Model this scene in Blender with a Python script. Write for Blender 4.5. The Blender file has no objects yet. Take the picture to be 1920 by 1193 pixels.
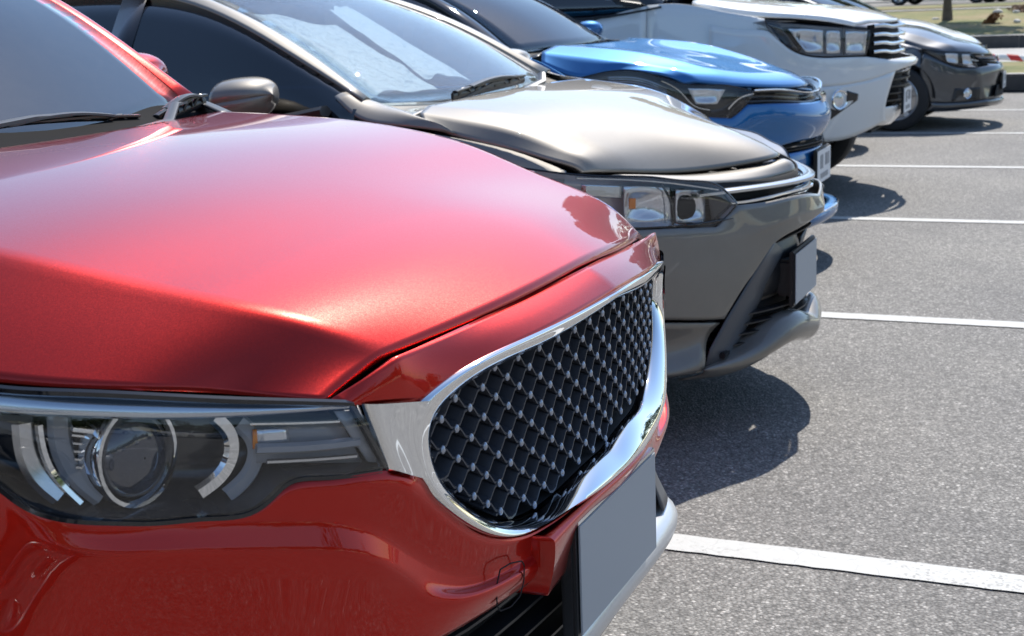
import bpy, bmesh, math, random
import numpy as np
from mathutils import Vector, Matrix
random.seed(7)
rng = np.random.default_rng(7)
scene = bpy.context.scene
col = scene.collection

# ------------------------------------------------------------------ camera
cam_data = bpy.data.cameras.new("camera")
cam = bpy.data.objects.new("camera", cam_data)
col.objects.link(cam)
cam_data.sensor_width = 36.0
cam_data.lens = 36.0 * 2600 / 1920
cam_data.clip_start = 0.05
cam_data.clip_end = 900.0
_yaw, _pitch, _roll = 0.4167745, 0.22163751, -0.03896294
_f = Vector((-math.sin(_yaw) * math.cos(_pitch), math.cos(_yaw) * math.cos(_pitch), -math.sin(_pitch)))
_r0 = Vector((math.cos(_yaw), math.sin(_yaw), 0)); _u0 = _r0.cross(_f)
_r = _r0 * math.cos(_roll) + _u0 * math.sin(_roll)
_u = -_r0 * math.sin(_roll) + _u0 * math.cos(_roll)
cam.matrix_world = Matrix(((_r.x, _u.x, -_f.x, 0), (_r.y, _u.y, -_f.y, 0), (_r.z, _u.z, -_f.z, 1.35), (0, 0, 0, 1)))
cam_data.dof.use_dof = True
cam_data.dof.focus_distance = 2.1
cam_data.dof.aperture_fstop = 13.0
scene.camera = cam

# ------------------------------------------------------------------ sky, sun, exposure
SUN_DIR = Vector((-0.03, 0.60, 0.80)).normalized()          # towards the sun
sun_el = math.asin(SUN_DIR.z); sun_az = math.atan2(SUN_DIR.x, SUN_DIR.y)
world = bpy.data.worlds.new("World"); scene.world = world; world.use_nodes = True
wn = world.node_tree.nodes; wl = world.node_tree.links
bg = wn["Background"]; sky = wn.new("ShaderNodeTexSky")
sky.sky_type = 'NISHITA'; sky.sun_disc = False
sky.sun_elevation = sun_el; sky.sun_rotation = sun_az
sky.air_density = 1.1; sky.dust_density = 0.3; sky.ozone_density = 3.0; sky.altitude = 20
wl.new(sky.outputs[0], bg.inputs[0]); bg.inputs[1].default_value = 0.13
sd = bpy.data.lights.new("sun", 'SUN'); sd.energy = 4.5; sd.angle = math.radians(0.53); sd.color = (1.0, 0.95, 0.88)
sun = bpy.data.objects.new("sun", sd); col.objects.link(sun)
sun.rotation_euler = SUN_DIR.to_track_quat('Z', 'Y').to_euler()
scene.view_settings.view_transform = 'Standard'; scene.view_settings.look = 'None'
scene.view_settings.exposure = 0.5; scene.view_settings.gamma = 1.0
scene.view_settings.use_curve_mapping = False
scene.cycles.max_bounces = 10; scene.cycles.transparent_max_bounces = 16
scene.cycles.sample_clamp_indirect = 8.0

# ------------------------------------------------------------------ materials
MATS = {}
def new_mat(name):
    m = bpy.data.materials.new(name); m.use_nodes = True; MATS[name] = m
    return m, m.node_tree.nodes, m.node_tree.links, m.node_tree.nodes["Principled BSDF"]
def noise(n, l, scale, detail=4, rough=0.6, vec=None):
    t = n.new("ShaderNodeTexNoise"); t.inputs["Scale"].default_value = scale
    t.inputs["Detail"].default_value = detail; t.inputs["Roughness"].default_value = rough
    if vec is None:
        tc = n.new("ShaderNodeTexCoord"); vec = tc.outputs["Object"]
    l.new(vec, t.inputs["Vector"]); return t
def ramp(n, l, src, stops):
    r = n.new("ShaderNodeValToRGB"); e = r.color_ramp.elements
    e[0].position, e[0].color = stops[0][0], stops[0][1]
    e[1].position, e[1].color = stops[-1][0], stops[-1][1]
    for p, c in stops[1:-1]:
        x = e.new(p); x.color = c
    l.new(src, r.inputs[0]); return r
def g4(v): return (v, v, v, 1)
def simple(name, c, rough=0.5, metal=0.0, coat=0.0, spec=0.5, bump=None, var=0.0, vscale=8):
    m, n, l, b = new_mat(name)
    b.inputs["Base Color"].default_value = (*c, 1)
    b.inputs["Roughness"].default_value = rough; b.inputs["Metallic"].default_value = metal
    b.inputs["Coat Weight"].default_value = coat; b.inputs["Coat Roughness"].default_value = 0.02
    b.inputs["Specular IOR Level"].default_value = spec
    if var > 0:
        t = noise(n, l, vscale, 6)
        r = ramp(n, l, t.outputs[0], [(0.3, (*[x * (1 - var) for x in c], 1)), (0.7, (*[min(1, x * (1 + var)) for x in c], 1))])
        l.new(r.outputs[0], b.inputs["Base Color"])
    if bump:
        t = noise(n, l, bump[0], 3); bp = n.new("ShaderNodeBump"); bp.inputs["Strength"].default_value = bump[1]
        bp.inputs["Distance"].default_value = bump[2]; l.new(t.outputs[0], bp.inputs["Height"]); l.new(bp.outputs[0], b.inputs["Normal"])
    return m
def paint(name, c, metal=0.6, rough=0.38, flake=0.12, dust=0.0, dcol=(0.4, 0.36, 0.3), ior=1.6):
    """car paint: flaked base under a clear coat with faint wash scratches and dust"""
    m, n, l, b = new_mat(name)
    b.inputs["Metallic"].default_value = metal; b.inputs["Roughness"].default_value = rough
    b.inputs["Coat Weight"].default_value = 1.0; b.inputs["Coat IOR"].default_value = ior
    tc = n.new("ShaderNodeTexCoord")
    v = n.new("ShaderNodeTexVoronoi"); v.inputs["Scale"].default_value = 900; l.new(tc.outputs["Object"], v.inputs["Vector"])
    sub = n.new("ShaderNodeVectorMath"); sub.operation = 'SUBTRACT'; sub.inputs[1].default_value = (0.5, 0.5, 0.5)
    l.new(v.outputs["Color"], sub.inputs[0])
    sc = n.new("ShaderNodeVectorMath"); sc.operation = 'SCALE'; sc.inputs["Scale"].default_value = flake
    l.new(sub.outputs[0], sc.inputs[0])
    geo = n.new("ShaderNodeNewGeometry")
    ad = n.new("ShaderNodeVectorMath"); ad.operation = 'ADD'; l.new(geo.outputs["Normal"], ad.inputs[0]); l.new(sc.outputs[0], ad.inputs[1])
    nm = n.new("ShaderNodeVectorMath"); nm.operation = 'NORMALIZE'; l.new(ad.outputs[0], nm.inputs[0])
    l.new(nm.outputs[0], b.inputs["Normal"]); l.new(geo.outputs["Normal"], b.inputs["Coat Normal"])
    t = noise(n, l, 3.0, 8, 0.7, tc.outputs["Object"])
    base = ramp(n, l, t.outputs[0], [(0.35, (*[x * 0.96 for x in c], 1)), (0.65, (*c, 1))])
    l.new(base.outputs[0], b.inputs["Base Color"])
    # dust and smears: coat roughness varies
    t2 = noise(n, l, 22.0, 9, 0.75, tc.outputs["Object"])
    cr = ramp(n, l, t2.outputs[0], [(0.45, g4(0.014)), (0.8, g4(0.032 + dust * 0.2))])
    l.new(cr.outputs[0], b.inputs["Coat Roughness"])
    if dust > 0:
        mx = n.new("ShaderNodeMix"); mx.data_type = 'RGBA'
        mx.inputs["B"].default_value = (*dcol, 1); l.new(base.outputs[0], mx.inputs["A"])
        t3 = noise(n, l, 6.0, 9, 0.8, tc.outputs["Object"])
        f = ramp(n, l, t3.outputs[0], [(0.35, g4(0.0)), (0.8, g4(dust))]); l.new(f.outputs[0], mx.inputs["Factor"])
        l.new(mx.outputs["Result"], b.inputs["Base Color"])
    return m
def glass(name, tint, ior=1.5, rough=0.0, dusty=0.0):
    m = bpy.data.materials.new(name); m.use_nodes = True; MATS[name] = m
    n = m.node_tree.nodes; l = m.node_tree.links
    for x in list(n): n.remove(x)
    o = n.new("ShaderNodeOutputMaterial"); tr = n.new("ShaderNodeBsdfTransparent"); tr.inputs[0].default_value = (*tint, 1)
    gl = n.new("ShaderNodeBsdfGlossy"); gl.inputs["Roughness"].default_value = rough; gl.inputs[0].default_value = (1, 1, 1, 1)
    fr = n.new("ShaderNodeFresnel"); ge = n.new("ShaderNodeNewGeometry")
    mi = n.new("ShaderNodeMix"); mi.inputs["A"].default_value = ior; mi.inputs["B"].default_value = 1.0 / ior
    l.new(ge.outputs["Backfacing"], mi.inputs["Factor"]); l.new(mi.outputs["Result"], fr.inputs[0])
    mx = n.new("ShaderNodeMixShader"); l.new(fr.outputs[0], mx.inputs[0]); l.new(tr.outputs[0], mx.inputs[1]); l.new(gl.outputs[0], mx.inputs[2])
    if dusty > 0:
        df = n.new("ShaderNodeBsdfDiffuse"); df.inputs[0].default_value = (0.75, 0.73, 0.68, 1)
        t = noise(n, l, 30, 8, 0.8); r = ramp(n, l, t.outputs[0], [(0.4, g4(dusty * 0.5)), (0.75, g4(dusty * 1.6))])
        m2 = n.new("ShaderNodeMixShader"); l.new(r.outputs[0], m2.inputs[0]); l.new(mx.outputs[0], m2.inputs[1]); l.new(df.outputs[0], m2.inputs[2])
        l.new(m2.outputs[0], o.inputs[0])
    else: l.new(mx.outputs[0], o.inputs[0])
    return m

M_RED = paint("metallic_red_paint", (0.47, 0.016, 0.009), 1.0, 0.33, 0.05, ior=1.40)
M_TITAN = paint("grey_beige_paint", (0.215, 0.198, 0.172), 0.55, 0.58, 0.03, 0.10, ior=1.45)
M_BLUE = paint("blue_paint", (0.006, 0.135, 0.37), 0.75, 0.5, 0.05, 0.02)
M_WHITE = paint("white_paint", (0.78, 0.78, 0.76), 0.0, 0.5, 0.0, 0.10)
M_GREY = paint("dark_grey_paint", (0.075, 0.078, 0.085), 0.8, 0.38, 0.05, 0.03)
M_SILVER = paint("silver_paint", (0.52, 0.53, 0.54), 0.75, 0.34, 0.12)
M_CHROME = simple("chrome", (0.86, 0.87, 0.88), 0.03, 1.0)
M_SATIN = simple("satin_metal", (0.62, 0.63, 0.65), 0.22, 1.0)
M_STUD = simple("grille_stud_metal", (0.42, 0.44, 0.50), 0.38, 0.8)
M_BLACK = simple("black_plastic", (0.018, 0.018, 0.02), 0.35, bump=(220, 0.15, 0.001))
M_PIANO = simple("gloss_black", (0.01, 0.01, 0.012), 0.06, coat=0.6)
M_DARKGREY = simple("grey_plastic", (0.075, 0.08, 0.09), 0.38, bump=(260, 0.12, 0.001))
M_RUBBER = simple("rubber", (0.02, 0.02, 0.021), 0.75, bump=(90, 0.2, 0.002), var=0.2)
M_GAP = simple("shadow_seal", (0.006, 0.006, 0.007), 0.8)
M_LENS = glass("clear_lens", (0.93, 0.94, 0.95), 1.6)
M_WIND = glass("windscreen_glass", (0.16, 0.20, 0.23), 2.3, dusty=0.012)
M_WINDCLEAR = glass("clear_windscreen_glass", (0.88, 0.92, 0.94), 1.85, dusty=0.06)
M_TINT = glass("tinted_glass", (0.10, 0.12, 0.16), 1.9)
M_PLATE = simple("blank_grey_plate", (0.37, 0.39, 0.41), 0.45)
M_PLATEW = simple("white_plate", (0.72, 0.73, 0.74), 0.4)
M_INK = simple("faded_plate_ink", (0.26, 0.27, 0.29), 0.5)
M_AMBER = simple("amber_plastic", (0.75, 0.22, 0.02), 0.15, coat=0.5)
M_REFLECT = simple("lamp_reflector", (0.72, 0.73, 0.75), 0.14, 0.7)
M_BOWL = simple("lamp_bezel", (0.03, 0.03, 0.034), 0.25, coat=0.3)
M_LAMPGREY = simple("lamp_grey_trim", (0.27, 0.27, 0.285), 0.3)
M_SEAT = simple("seat_fabric", (0.035, 0.035, 0.04), 0.9)
M_FOIL = simple("sunshade_foil", (0.46, 0.56, 0.57), 0.6, 0.0, bump=(22, 0.8, 0.02))
M_BRIGHTBOWL = simple("bright_lamp_bowl", (0.50, 0.51, 0.53), 0.25, 0.35)
M_ALLOY = simple("alloy", (0.55, 0.55, 0.56), 0.28, 0.9)

# ------------------------------------------------------------------ curves, lofts, mesh builders
def A(p): return np.array(p, float)
def cspline(t, P, tq):
    """natural cubic spline through P at knots t"""
    n = len(t)
    if n == 2:
        u = ((tq - t[0]) / (t[1] - t[0]))[:, None]; return P[0] * (1 - u) + P[1] * u
    h = np.diff(t); Mx = np.zeros((n, n)); R = np.zeros((n, P.shape[1]))
    Mx[0, 0] = Mx[-1, -1] = 1
    for i in range(1, n - 1):
        Mx[i, i - 1] = h[i - 1]; Mx[i, i] = 2 * (h[i - 1] + h[i]); Mx[i, i + 1] = h[i]
        R[i] = 6 * ((P[i + 1] - P[i]) / h[i] - (P[i] - P[i - 1]) / h[i - 1])
    S = np.linalg.solve(Mx, R)
    k = np.clip(np.searchsorted(t, tq, side='right') - 1, 0, n - 2)
    a = (t[k + 1] - tq)[:, None]; b = (tq - t[k])[:, None]; hh = h[k][:, None]
    return (S[k] * a**3 + S[k + 1] * b**3) / (6 * hh) + (P[k] / hh - S[k] * hh / 6) * a + (P[k + 1] / hh - S[k + 1] * hh / 6) * b
def chord(P):
    d = np.linalg.norm(np.diff(P, axis=0), axis=1)
    return np.concatenate([[0], np.cumsum(np.maximum(d, 1e-6))])
def crv(pts, n):
    """smooth curve through pts, n samples evenly spaced"""
    P = A(pts); t = chord(P); tq = np.linspace(0, t[-1], max(200, n * 4)); Q = cspline(t, P, tq)
    s = chord(Q); u = np.linspace(0, s[-1], n)
    return np.stack([np.interp(u, s, Q[:, k]) for k in range(Q.shape[1])], 1)
def segs(*parts):
    """join several smooth segments (pts, n) keeping the corners between them"""
    out = [crv(p, n) if i == 0 else crv(p, n)[1:] for i, (p, n) in enumerate(parts)]
    return np.concatenate(out)
def mir(P):
    Q = A(P).copy(); Q[..., 1] *= -1; return Q
def full(half):
    """near half (ends on the centre line) -> whole row"""
    h = A(half); return np.concatenate([h, mir(h)[::-1][1:]])
def grid(rows, nu):
    """interpolate sampled rows (same count) lengthwise with a cubic"""
    R = np.stack(rows); m = len(rows)
    d = np.linalg.norm(np.diff(R, axis=0), axis=2).mean(1)
    t = np.concatenate([[0], np.cumsum(np.maximum(d, 1e-5))])
    tq = np.linspace(0, t[-1], nu)
    # keep knots exactly
    F = R.reshape(m, -1); Q = cspline(t, F, tq)
    return Q.reshape(nu, R.shape[1], 3)
def byw(curve, ws):
    """resample a curve at given w values (monotone in w), so neighbouring rows line up"""
    C_ = A(curve); o = np.argsort(C_[:, 1]); C_ = C_[o]
    return np.stack([np.interp(ws, C_[:, 1], C_[:, 0]), ws, np.interp(ws, C_[:, 1], C_[:, 2])], 1)
def relax(G, cols, it=2, axis=1):
    for _ in range(it):
        H = G.copy()
        for c in cols:
            for k in (-1, 0, 1):
                j = c + k
                if axis == 1: H[:, j] = 0.25 * G[:, j - 1] + 0.5 * G[:, j] + 0.25 * G[:, j + 1]
                else: H[j] = 0.25 * G[j - 1] + 0.5 * G[j] + 0.25 * G[j + 1]
        G = H
    return G

class Car:
    """root empty + helper to add parts. Coordinates: x along the car (world), w sideways towards the camera, z up"""
    def __init__(s, name, x0, yc, label, cat, group=None, heading=0):
        s.x0, s.yc = x0, yc
        o = bpy.data.objects.new(name, None); col.objects.link(o); o.location = (x0, yc, 0)
        o["label"] = label; o["category"] = cat
        if group: o["group"] = group
        s.root = o; s.mid = A((x0, 0, 0.6))
    def L(s, P):
        P = A(P); Q = P.copy(); Q[..., 0] = P[..., 0] - s.x0; Q[..., 1] = -P[..., 1]; return Q
def link_mesh(name, V, F, mat, parent=None, smooth=True, sharp=None):
    me = bpy.data.meshes.new(name); me.from_pydata([tuple(map(float, v)) for v in V], [], F); me.validate()
    if smooth: me.polygons.foreach_set("use_smooth", [True] * len(me.polygons))
    if sharp:
        me.update(); me.set_sharp_from_angle(angle=math.radians(sharp))
    if mat: me.materials.append(mat)
    o = bpy.data.objects.new(name, me); col.objects.link(o)
    if parent is not None: o.parent = parent
    return o
def gfaces(nu, nv, closed_v=False, closed_u=False, off=0):
    F = []
    for i in range(nu if closed_u else nu - 1):
        for j in range(nv if closed_v else nv - 1):
            a = i * nv + j; b = i * nv + (j + 1) % nv; c = ((i + 1) % nu) * nv + (j + 1) % nv; d = ((i + 1) % nu) * nv + j
            F.append((a + off, b + off, c + off, d + off))
    return F
def orient(V, F, center):
    V = A(V); s = 0.0
    for f in F[::max(1, len(F) // 400)]:
        p = V[list(f)]; nrm = np.cross(p[1] - p[0], p[2] - p[1]); s += float(np.dot(nrm, p.mean(0) - center))
    return [tuple(reversed(f)) for f in F] if s < 0 else F
def panel(car, name, G, mat, parent=None, mirror=False, thick=0.0025, sharp=None, closed_u=False, center=None, both=False):
    """sheet from a grid; thick = returned edge"""
    outs = []
    for k in ((0, 1) if mirror else (0,)):
        Gk = mir(G) if k else A(G)
        V = car.L(Gk.reshape(-1, 3)); F = gfaces(G.shape[0], G.shape[1], closed_u=closed_u)
        cen = car.L(A(center if center is not None else car.mid)) if not k else car.L(mir(A(center if center is not None else car.mid)))
        F = orient(V, F, cen)
        o = link_mesh(name, V, F, mat, parent or car.root, sharp=sharp)
        if thick:
            md = o.modifiers.new("thick", 'SOLIDIFY'); md.thickness = thick; md.offset = -1; md.use_even_offset = False
        outs.append(o)
    return outs if mirror else outs[0]
def tube(car, name, path, r, mat, parent=None, n=8, mirror=False, flat=None, smoothn=None, up=(0, 0, 1)):
    """swept tube; r number or list; flat=(a,b) elliptic half axes"""
    P = crv(path, smoothn) if smoothn else A(path)
    rr = np.full(len(P), r) if np.isscalar(r) else np.interp(np.linspace(0, 1, len(P)), np.linspace(0, 1, len(r)), r)
    T = np.gradient(P, axis=0); T /= np.linalg.norm(T, axis=1)[:, None] + 1e-9
    V = []
    for p, t, q in zip(P, T, rr):
        a = np.cross(t, A(up)); 
        if np.linalg.norm(a) < 1e-4: a = np.cross(t, A((0, 1, 0)))
        a /= np.linalg.norm(a); b = np.cross(a, t)
        fa, fb = flat if flat else (1, 1)
        for k in range(n):
            th = 2 * math.pi * (k + 0.5) / n
            V.append(p + q * (math.cos(th) * a * fa + math.sin(th) * b * fb))
    F = gfaces(len(P), n, closed_v=True)
    F.append(tuple(range(n))[::-1]); F.append(tuple((len(P) - 1) * n + k for k in range(n)))
    outs = []
    for k in ((0, 1) if mirror else (0,)):
        VV = car.L(mir(V) if k else A(V)); FF = [tuple(reversed(f)) for f in F] if not k else F
        outs.append(link_mesh(name, VV, FF, mat, parent or car.root, sharp=50))
    return outs[0]
def box(car, name, c, size, mat, parent=None, bevel=0.004, rot=None, mirror=False):
    outs = []
    for k in ((0, 1) if mirror else (0,)):
        bm = bmesh.new(); bmesh.ops.create_cube(bm, size=1.0)
        bmesh.ops.scale(bm, vec=size, verts=bm.verts)
        if bevel: bmesh.ops.bevel(bm, geom=bm.edges[:], offset=min(bevel, min(size) * 0.4), segments=2, affect='EDGES')
        R = Matrix.Identity(4)
        if rot:
            rx, ry, rz = rot
            if k: rx, rz = -rx, -rz
            R = Matrix.Rotation(rz, 4, 'Z') @ Matrix.Rotation(ry, 4, 'Y') @ Matrix.Rotation(rx, 4, 'X')
        cc = A(c).copy()
        if k: cc[1] *= -1
        T = Matrix.Translation(Vector(car.L(cc)))
        bmesh.ops.transform(bm, matrix=T @ R, verts=bm.verts)
        me = bpy.data.meshes.new(name); bm.to_mesh(me); bm.free(); me.polygons.foreach_set("use_smooth", [True] * len(me.polygons))
        me.set_sharp_from_angle(angle=math.radians(35)); me.materials.append(mat)
        o = bpy.data.objects.new(name, me); col.objects.link(o); o.parent = parent or car.root; outs.append(o)
    return outs[0]
def lathe(car, name, c, axis, prof, mat, parent=None, n=32, mirror=False, squash=1.0):
    """prof = [(r, h)] turned about axis (w-space vector) through c"""
    outs = []
    for k in ((0, 1) if mirror else (0,)):
        cc = A(c); ax = A(axis)
        if k: cc = mir(cc); ax = mir(ax)
        ax = ax / np.linalg.norm(ax); a = np.cross(ax, A((0, 0, 1))); a /= np.linalg.norm(a); b = np.cross(a, ax)
        V = []
        for r, h in prof:
            for q in range(n):
                th = 2 * math.pi * q / n; V.append(cc + ax * h + r * (math.cos(th) * a + squash * math.sin(th) * b))
        F = gfaces(len(prof), n, closed_v=True)
        VV = car.L(V); F = [tuple(reversed(f)) for f in F] 
        bmF = F
        o = link_mesh(name, VV, bmF, mat, parent or car.root, sharp=40); fixn(o); outs.append(o)
    return outs[0]
def fixn(o):
    bm = bmesh.new(); bm.from_mesh(o.data); bmesh.ops.recalc_face_normals(bm, faces=bm.faces); bm.to_mesh(o.data); bm.free()
def strip(car, name, O, I, prof, mat, parent=None, mirror=False, thick=0.002, outward=(1, 0, 0.2), closed=False, sharp=40, center=None):
    """band between two sampled lines O and I; prof = [(s, lift)] cross-section"""
    O = A(O); I = A(I); ow = A(outward); rows = []
    for s, lift in prof: rows.append(O * (1 - s) + I * s + ow * lift)
    return panel(car, name, np.stack(rows), mat, parent, mirror, thick, sharp=sharp, center=center)
def tag(o, label=None, cat=None, group=None, kind=None):
    if label: o["label"] = label
    if cat: o["category"] = cat
    if group: o["group"] = group
    if kind: o["kind"] = kind
    return o

TYRE = {}
def wheel(car, x, w, R=0.33, width=0.2, mat=None, spokes=5, style=0, mirror=True):
    """tyre with rim, spokes and nuts; meshes shared"""
    mat = mat or M_ALLOY
    for k in ((1, -1) if mirror else (1,)):
        t = bpy.data.objects.new("wheel", TYRE.setdefault(('t', R, width), None) or _tyre_mesh(R, width)); col.objects.link(t)
        t.parent = car.root; t.location = car.L(A((x, w * k, R)))
        if k < 0: t.rotation_euler = (0, 0, math.pi)
        TYRE[('t', R, width)] = t.data
        key = ('r', R, width, spokes, mat.name)
        me = TYRE.get(key) or _rim_mesh(R * 0.68, width, spokes, mat); TYRE[key] = me
        r = bpy.data.objects.new("rim", me); col.objects.link(r); r.parent = t
def _tyre_mesh(R, wd):
    prof = [(0.66, .42), (0.70, .5), (0.86, .52), (0.95, .47), (0.985, .38), (1, .30), (1, .19), (.975, .18), (.975, .15), (1, .14), (1, -.14), (.975, -.15), (.975, -.18), (1, -.19), (1, -.3), (.985, -.38), (.95, -.47), (.86, -.52), (.7, -.5), (.66, -.42)]
    n = 48; V = []
    for r, h in prof:
        for q in range(n):
            th = 2 * math.pi * q / n; V.append((R * r * math.cos(th), -h * wd, R * r * math.sin(th)))
    me = bpy.data.meshes.new("wheel"); me.from_pydata(V, [], gfaces(len(prof), n, closed_v=True)); me.materials.append(M_RUBBER)
    me.polygons.foreach_set("use_smooth", [True] * len(me.polygons)); me.set_sharp_from_angle(angle=math.radians(30))
    return me
def _rim_mesh(R, wd, sp, mat):
    bm = bmesh.new(); n = 48
    def ring(prof):
        vs = [[bm.verts.new((R * r * math.cos(2 * math.pi * q / n), -h * wd, R * r * math.sin(2 * math.pi * q / n))) for q in range(n)] for r, h in prof]
        for a, b in zip(vs, vs[1:]):
            for q in range(n): bm.faces.new((a[q], a[(q + 1) % n], b[(q + 1) % n], b[q]))
        return vs
    ring([(1.0, .48), (0.97, .5), (0.92, .44), (0.90, .1), (0.88, -.4)])
    last = ring([(0.88, -.1), (0.2, -.05)])[-1]; bm.faces.new(last)
    c = ring([(0.2, .1), (0.24, .30), (0.17, .36), (0.06, .37)])[-1]; bm.faces.new(c)
    for k in range(sp):
        a = 2 * math.pi * k / sp + 0.3
        pts = [(0.15, .30, .17), (0.5, .36, .12), (0.93, .44, .15)]
        prev = None
        for r, h, hw in pts:
            ca, sa = math.cos(a), math.sin(a); q = []
            for s, dh in ((-1, -.10), (-.8, 0), (.8, 0), (1, -.10)):
                q.append(bm.verts.new((R * (r * ca - s * hw * sa), -(h + dh) * wd, R * (r * sa + s * hw * ca))))
            if prev:
                for i in range(3): bm.faces.new((prev[i], prev[i + 1], q[i + 1], q[i]))
            prev = q
        th = a + math.pi / sp
        m = Matrix.Translation((R * .13 * math.cos(th), -.37 * wd, R * .13 * math.sin(th))) @ Matrix.Rotation(math.pi / 2, 4, 'X')
        bmesh.ops.create_cone(bm, cap_ends=True, segments=6, radius1=R * .03, radius2=R * .025, depth=0.012, matrix=m)
    me = bpy.data.meshes.new("rim"); bm.to_mesh(me); bm.free(); me.materials.append(mat)
    me.polygons.foreach_set("use_smooth", [True] * len(me.polygons)); me.set_sharp_from_angle(angle=math.radians(35))
    return me

# ------------------------------------------------------------------ shared car-body builder (sides, roof, glass, tail, cabin)
def body_rest(car, cfg):
    P, hw, sill = cfg['paint'], cfg['hw'], cfg.get('sill', 0.24)
    R, xf, xr = cfg.get('R', 0.33), cfg['xf'], cfg['xr']
    sh = crv(cfg['sh'], 150); xs = sh[:, 0]
    # densify near arches
    def zb(x):
        z = sill
        for c in (xf, xr):
            d = abs(x - c); Ra = R + cfg.get('archgap', 0.055)
            if d < Ra: z = max(z, R + math.sqrt(Ra * Ra - d * d))
            elif d < Ra + 0.02: z = sill
        return z
    xx = np.unique(np.concatenate([np.linspace(xs[0], xs[-1], 90)] + [c + (R + cfg.get('archgap', 0.055)) * np.cos(np.linspace(0, math.pi, 25)) for c in (xf, xr)]))[::-1]
    xx = xx[(xx <= xs[0]) & (xx >= xs[-1])]
    o = np.argsort(xs); shw = np.interp(xx, xs[o], sh[o, 1]); shz = np.interp(xx, xs[o], sh[o, 2])
    nrow = 16; G = np.zeros((nrow, len(xx), 3))
    zmid = cfg.get('zmid', 0.62); crz = cfg.get('crease', 0.80)
    for j, x in enumerate(xx):
        top, bot = shz[j], zb(x)
        endk = min(1.0, max(0.0, (x - xs[-1]) / 0.35)) ; fk = min(1.0, max(0.0, (xs[0] - x) / 0.5))
        hwx = (shw[j] + (hw - shw[j]) * (0.55 + 0.45 * fk)) if fk < 1 else hw
        hwx = hwx - 0.10 * (1 - endk) ** 2
        for i in range(nrow):
            t = (i / (nrow - 1)) ** 0.85
            z = top + (bot - top) * t
            kz = [(-1, hwx - 0.075), (sill, hwx - 0.05), (0.36, hwx - 0.012), (zmid, hwx), (crz, hwx - 0.012), (top - 0.02, min(shw[j] + 0.012, hwx - 0.01)), (top, shw[j])]
            kz = sorted(kz); w = np.interp(z, [a for a, b in kz], [b for a, b in kz])
            G[i, j] = (x, w, z)
    # smooth lightly down the section
    for _ in range(2):
        H = G.copy(); H[1:-1, :, 1] = 0.25 * G[:-2, :, 1] + 0.5 * G[1:-1, :, 1] + 0.25 * G[2:, :, 1]; G = H
    doors = cfg.get('doors', [])
    cuts = [xs[0]] + list(doors) + [xs[-1]]
    names = ['fender'] + ['door'] * (len(doors) - 1) + ['rear_quarter'] if len(doors) > 1 else ['fender'] * (len(cuts) - 1)
    for a, b, nm in zip(cuts, cuts[1:], names):
        sel = np.where((xx <= a + 1e-6) & (xx >= b - 1e-6))[0]
        if len(sel) < 2: continue
        Gs = G[:, sel].copy()
        Gs[:, 0, 0] = a - (0.0025 if a != cuts[0] else 0); Gs[:, -1, 0] = b + (0.0025 if b != cuts[-1] else 0)
        pn = panel(car, nm, Gs, P, mirror=True, thick=0.02, sharp=50)
        if nm == 'door':
            for s_, dd in zip((1, -1), pn):
                xm = b + 0.16; k = np.argmin(abs(xx - xm)); wv = np.interp(0.84, G[:, k, 2][::-1], G[:, k, 1][::-1])
                tube(car, "handle", [(xm - 0.07, s_ * (wv + .002), 0.845), (xm - .06, s_ * (wv + .03), .85), (xm + .06, s_ * (wv + .03), .853), (xm + 0.07, s_ * (wv + .002), 0.848)], 0.011, P, parent=dd, n=8)
    # inner dark tub so no light shows through the shut lines
    inner = []
    for z, dw in ((sill - 0.03, 0.07), (0.5, 0.05), (0.75, 0.05), (None, 0.05)):
        row = [(x, max(0.1, min(hw, shw[j] + .02) - dw), (z if z is not None else shz[j] - 0.07)) for j, x in enumerate(xx) if x > xf + R + .12 or (x < xf - R - .12 and x > xr + R + .12) or x < xr - R - .12]
        inner.append(A(row))
    for c in (xf, xr):     # wheel-house liners
        th = np.linspace(0, math.pi, 25); Ra = R + 0.05
        rows = [np.stack([c + Ra * np.cos(th), np.full(25, w), R + Ra * np.sin(th)], 1) for w in (hw - 0.035, hw - 0.30)]
        panel(car, "wheel_house", np.stack(rows), M_GAP, mirror=True, thick=0.004, center=(c, hw, 3))
    zf = sill - 0.03
    box(car, "underbody", ((xs[0] + xs[-1]) / 2, 0, zf + 0.03), (xs[0] - xs[-1] - 0.3, 2 * (hw - 0.30), 0.05), M_GAP, bevel=0.01)
    x1, x2 = xf - R - 0.1, xr + R + 0.1
    fx = cfg['front']; hz = shz[0]
    box(car, "engine_bay_light_block", ((fx - .30 + xf - R) / 2, 0, (sill + .10 + hz - .20) / 2), (fx - .30 - xf + R, 1.22, hz - .20 - sill - .10), M_GAP, bevel=.03)  # plain black box added to stop light leaking through the hollow nose
    box(car, "nose_light_block", (fx - .19, 0, (sill + .12 + hz - .20) / 2), (.22, .66, hz - .20 - sill - .12), M_GAP, bevel=.03)  # unseen black filler added to close holes in the car's shadow
    xb_ = xf + R + .04; xa = min(fx - .36, xb_ + .17)
    if xa > xb_ + .04: box(car, "corner_light_block", ((xa + xb_) / 2, .60, (sill + .08 + hz - .16) / 2), (xa - xb_, .20, hz - .24 - sill), M_GAP, bevel=.02, mirror=True)  # black boxes added inside the front corners to block stray sun
    zt = 2 * R + .08
    if hz - .05 - zt > .02: box(car, "arch_light_block", (xf - .10, .66, (zt + hz - .05) / 2), (2 * R, .26, hz - .05 - zt), M_GAP, bevel=.01, mirror=True)  # black boxes added above the front wheels to block stray sun
    box(car, "underside_light_block", ((fx - .10 + xf) / 2, 0, sill + .05), (fx - .10 - xf, .9, .02), M_GAP, bevel=.004)  # thin black sheet added below the nose to keep its shadow solid
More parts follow.
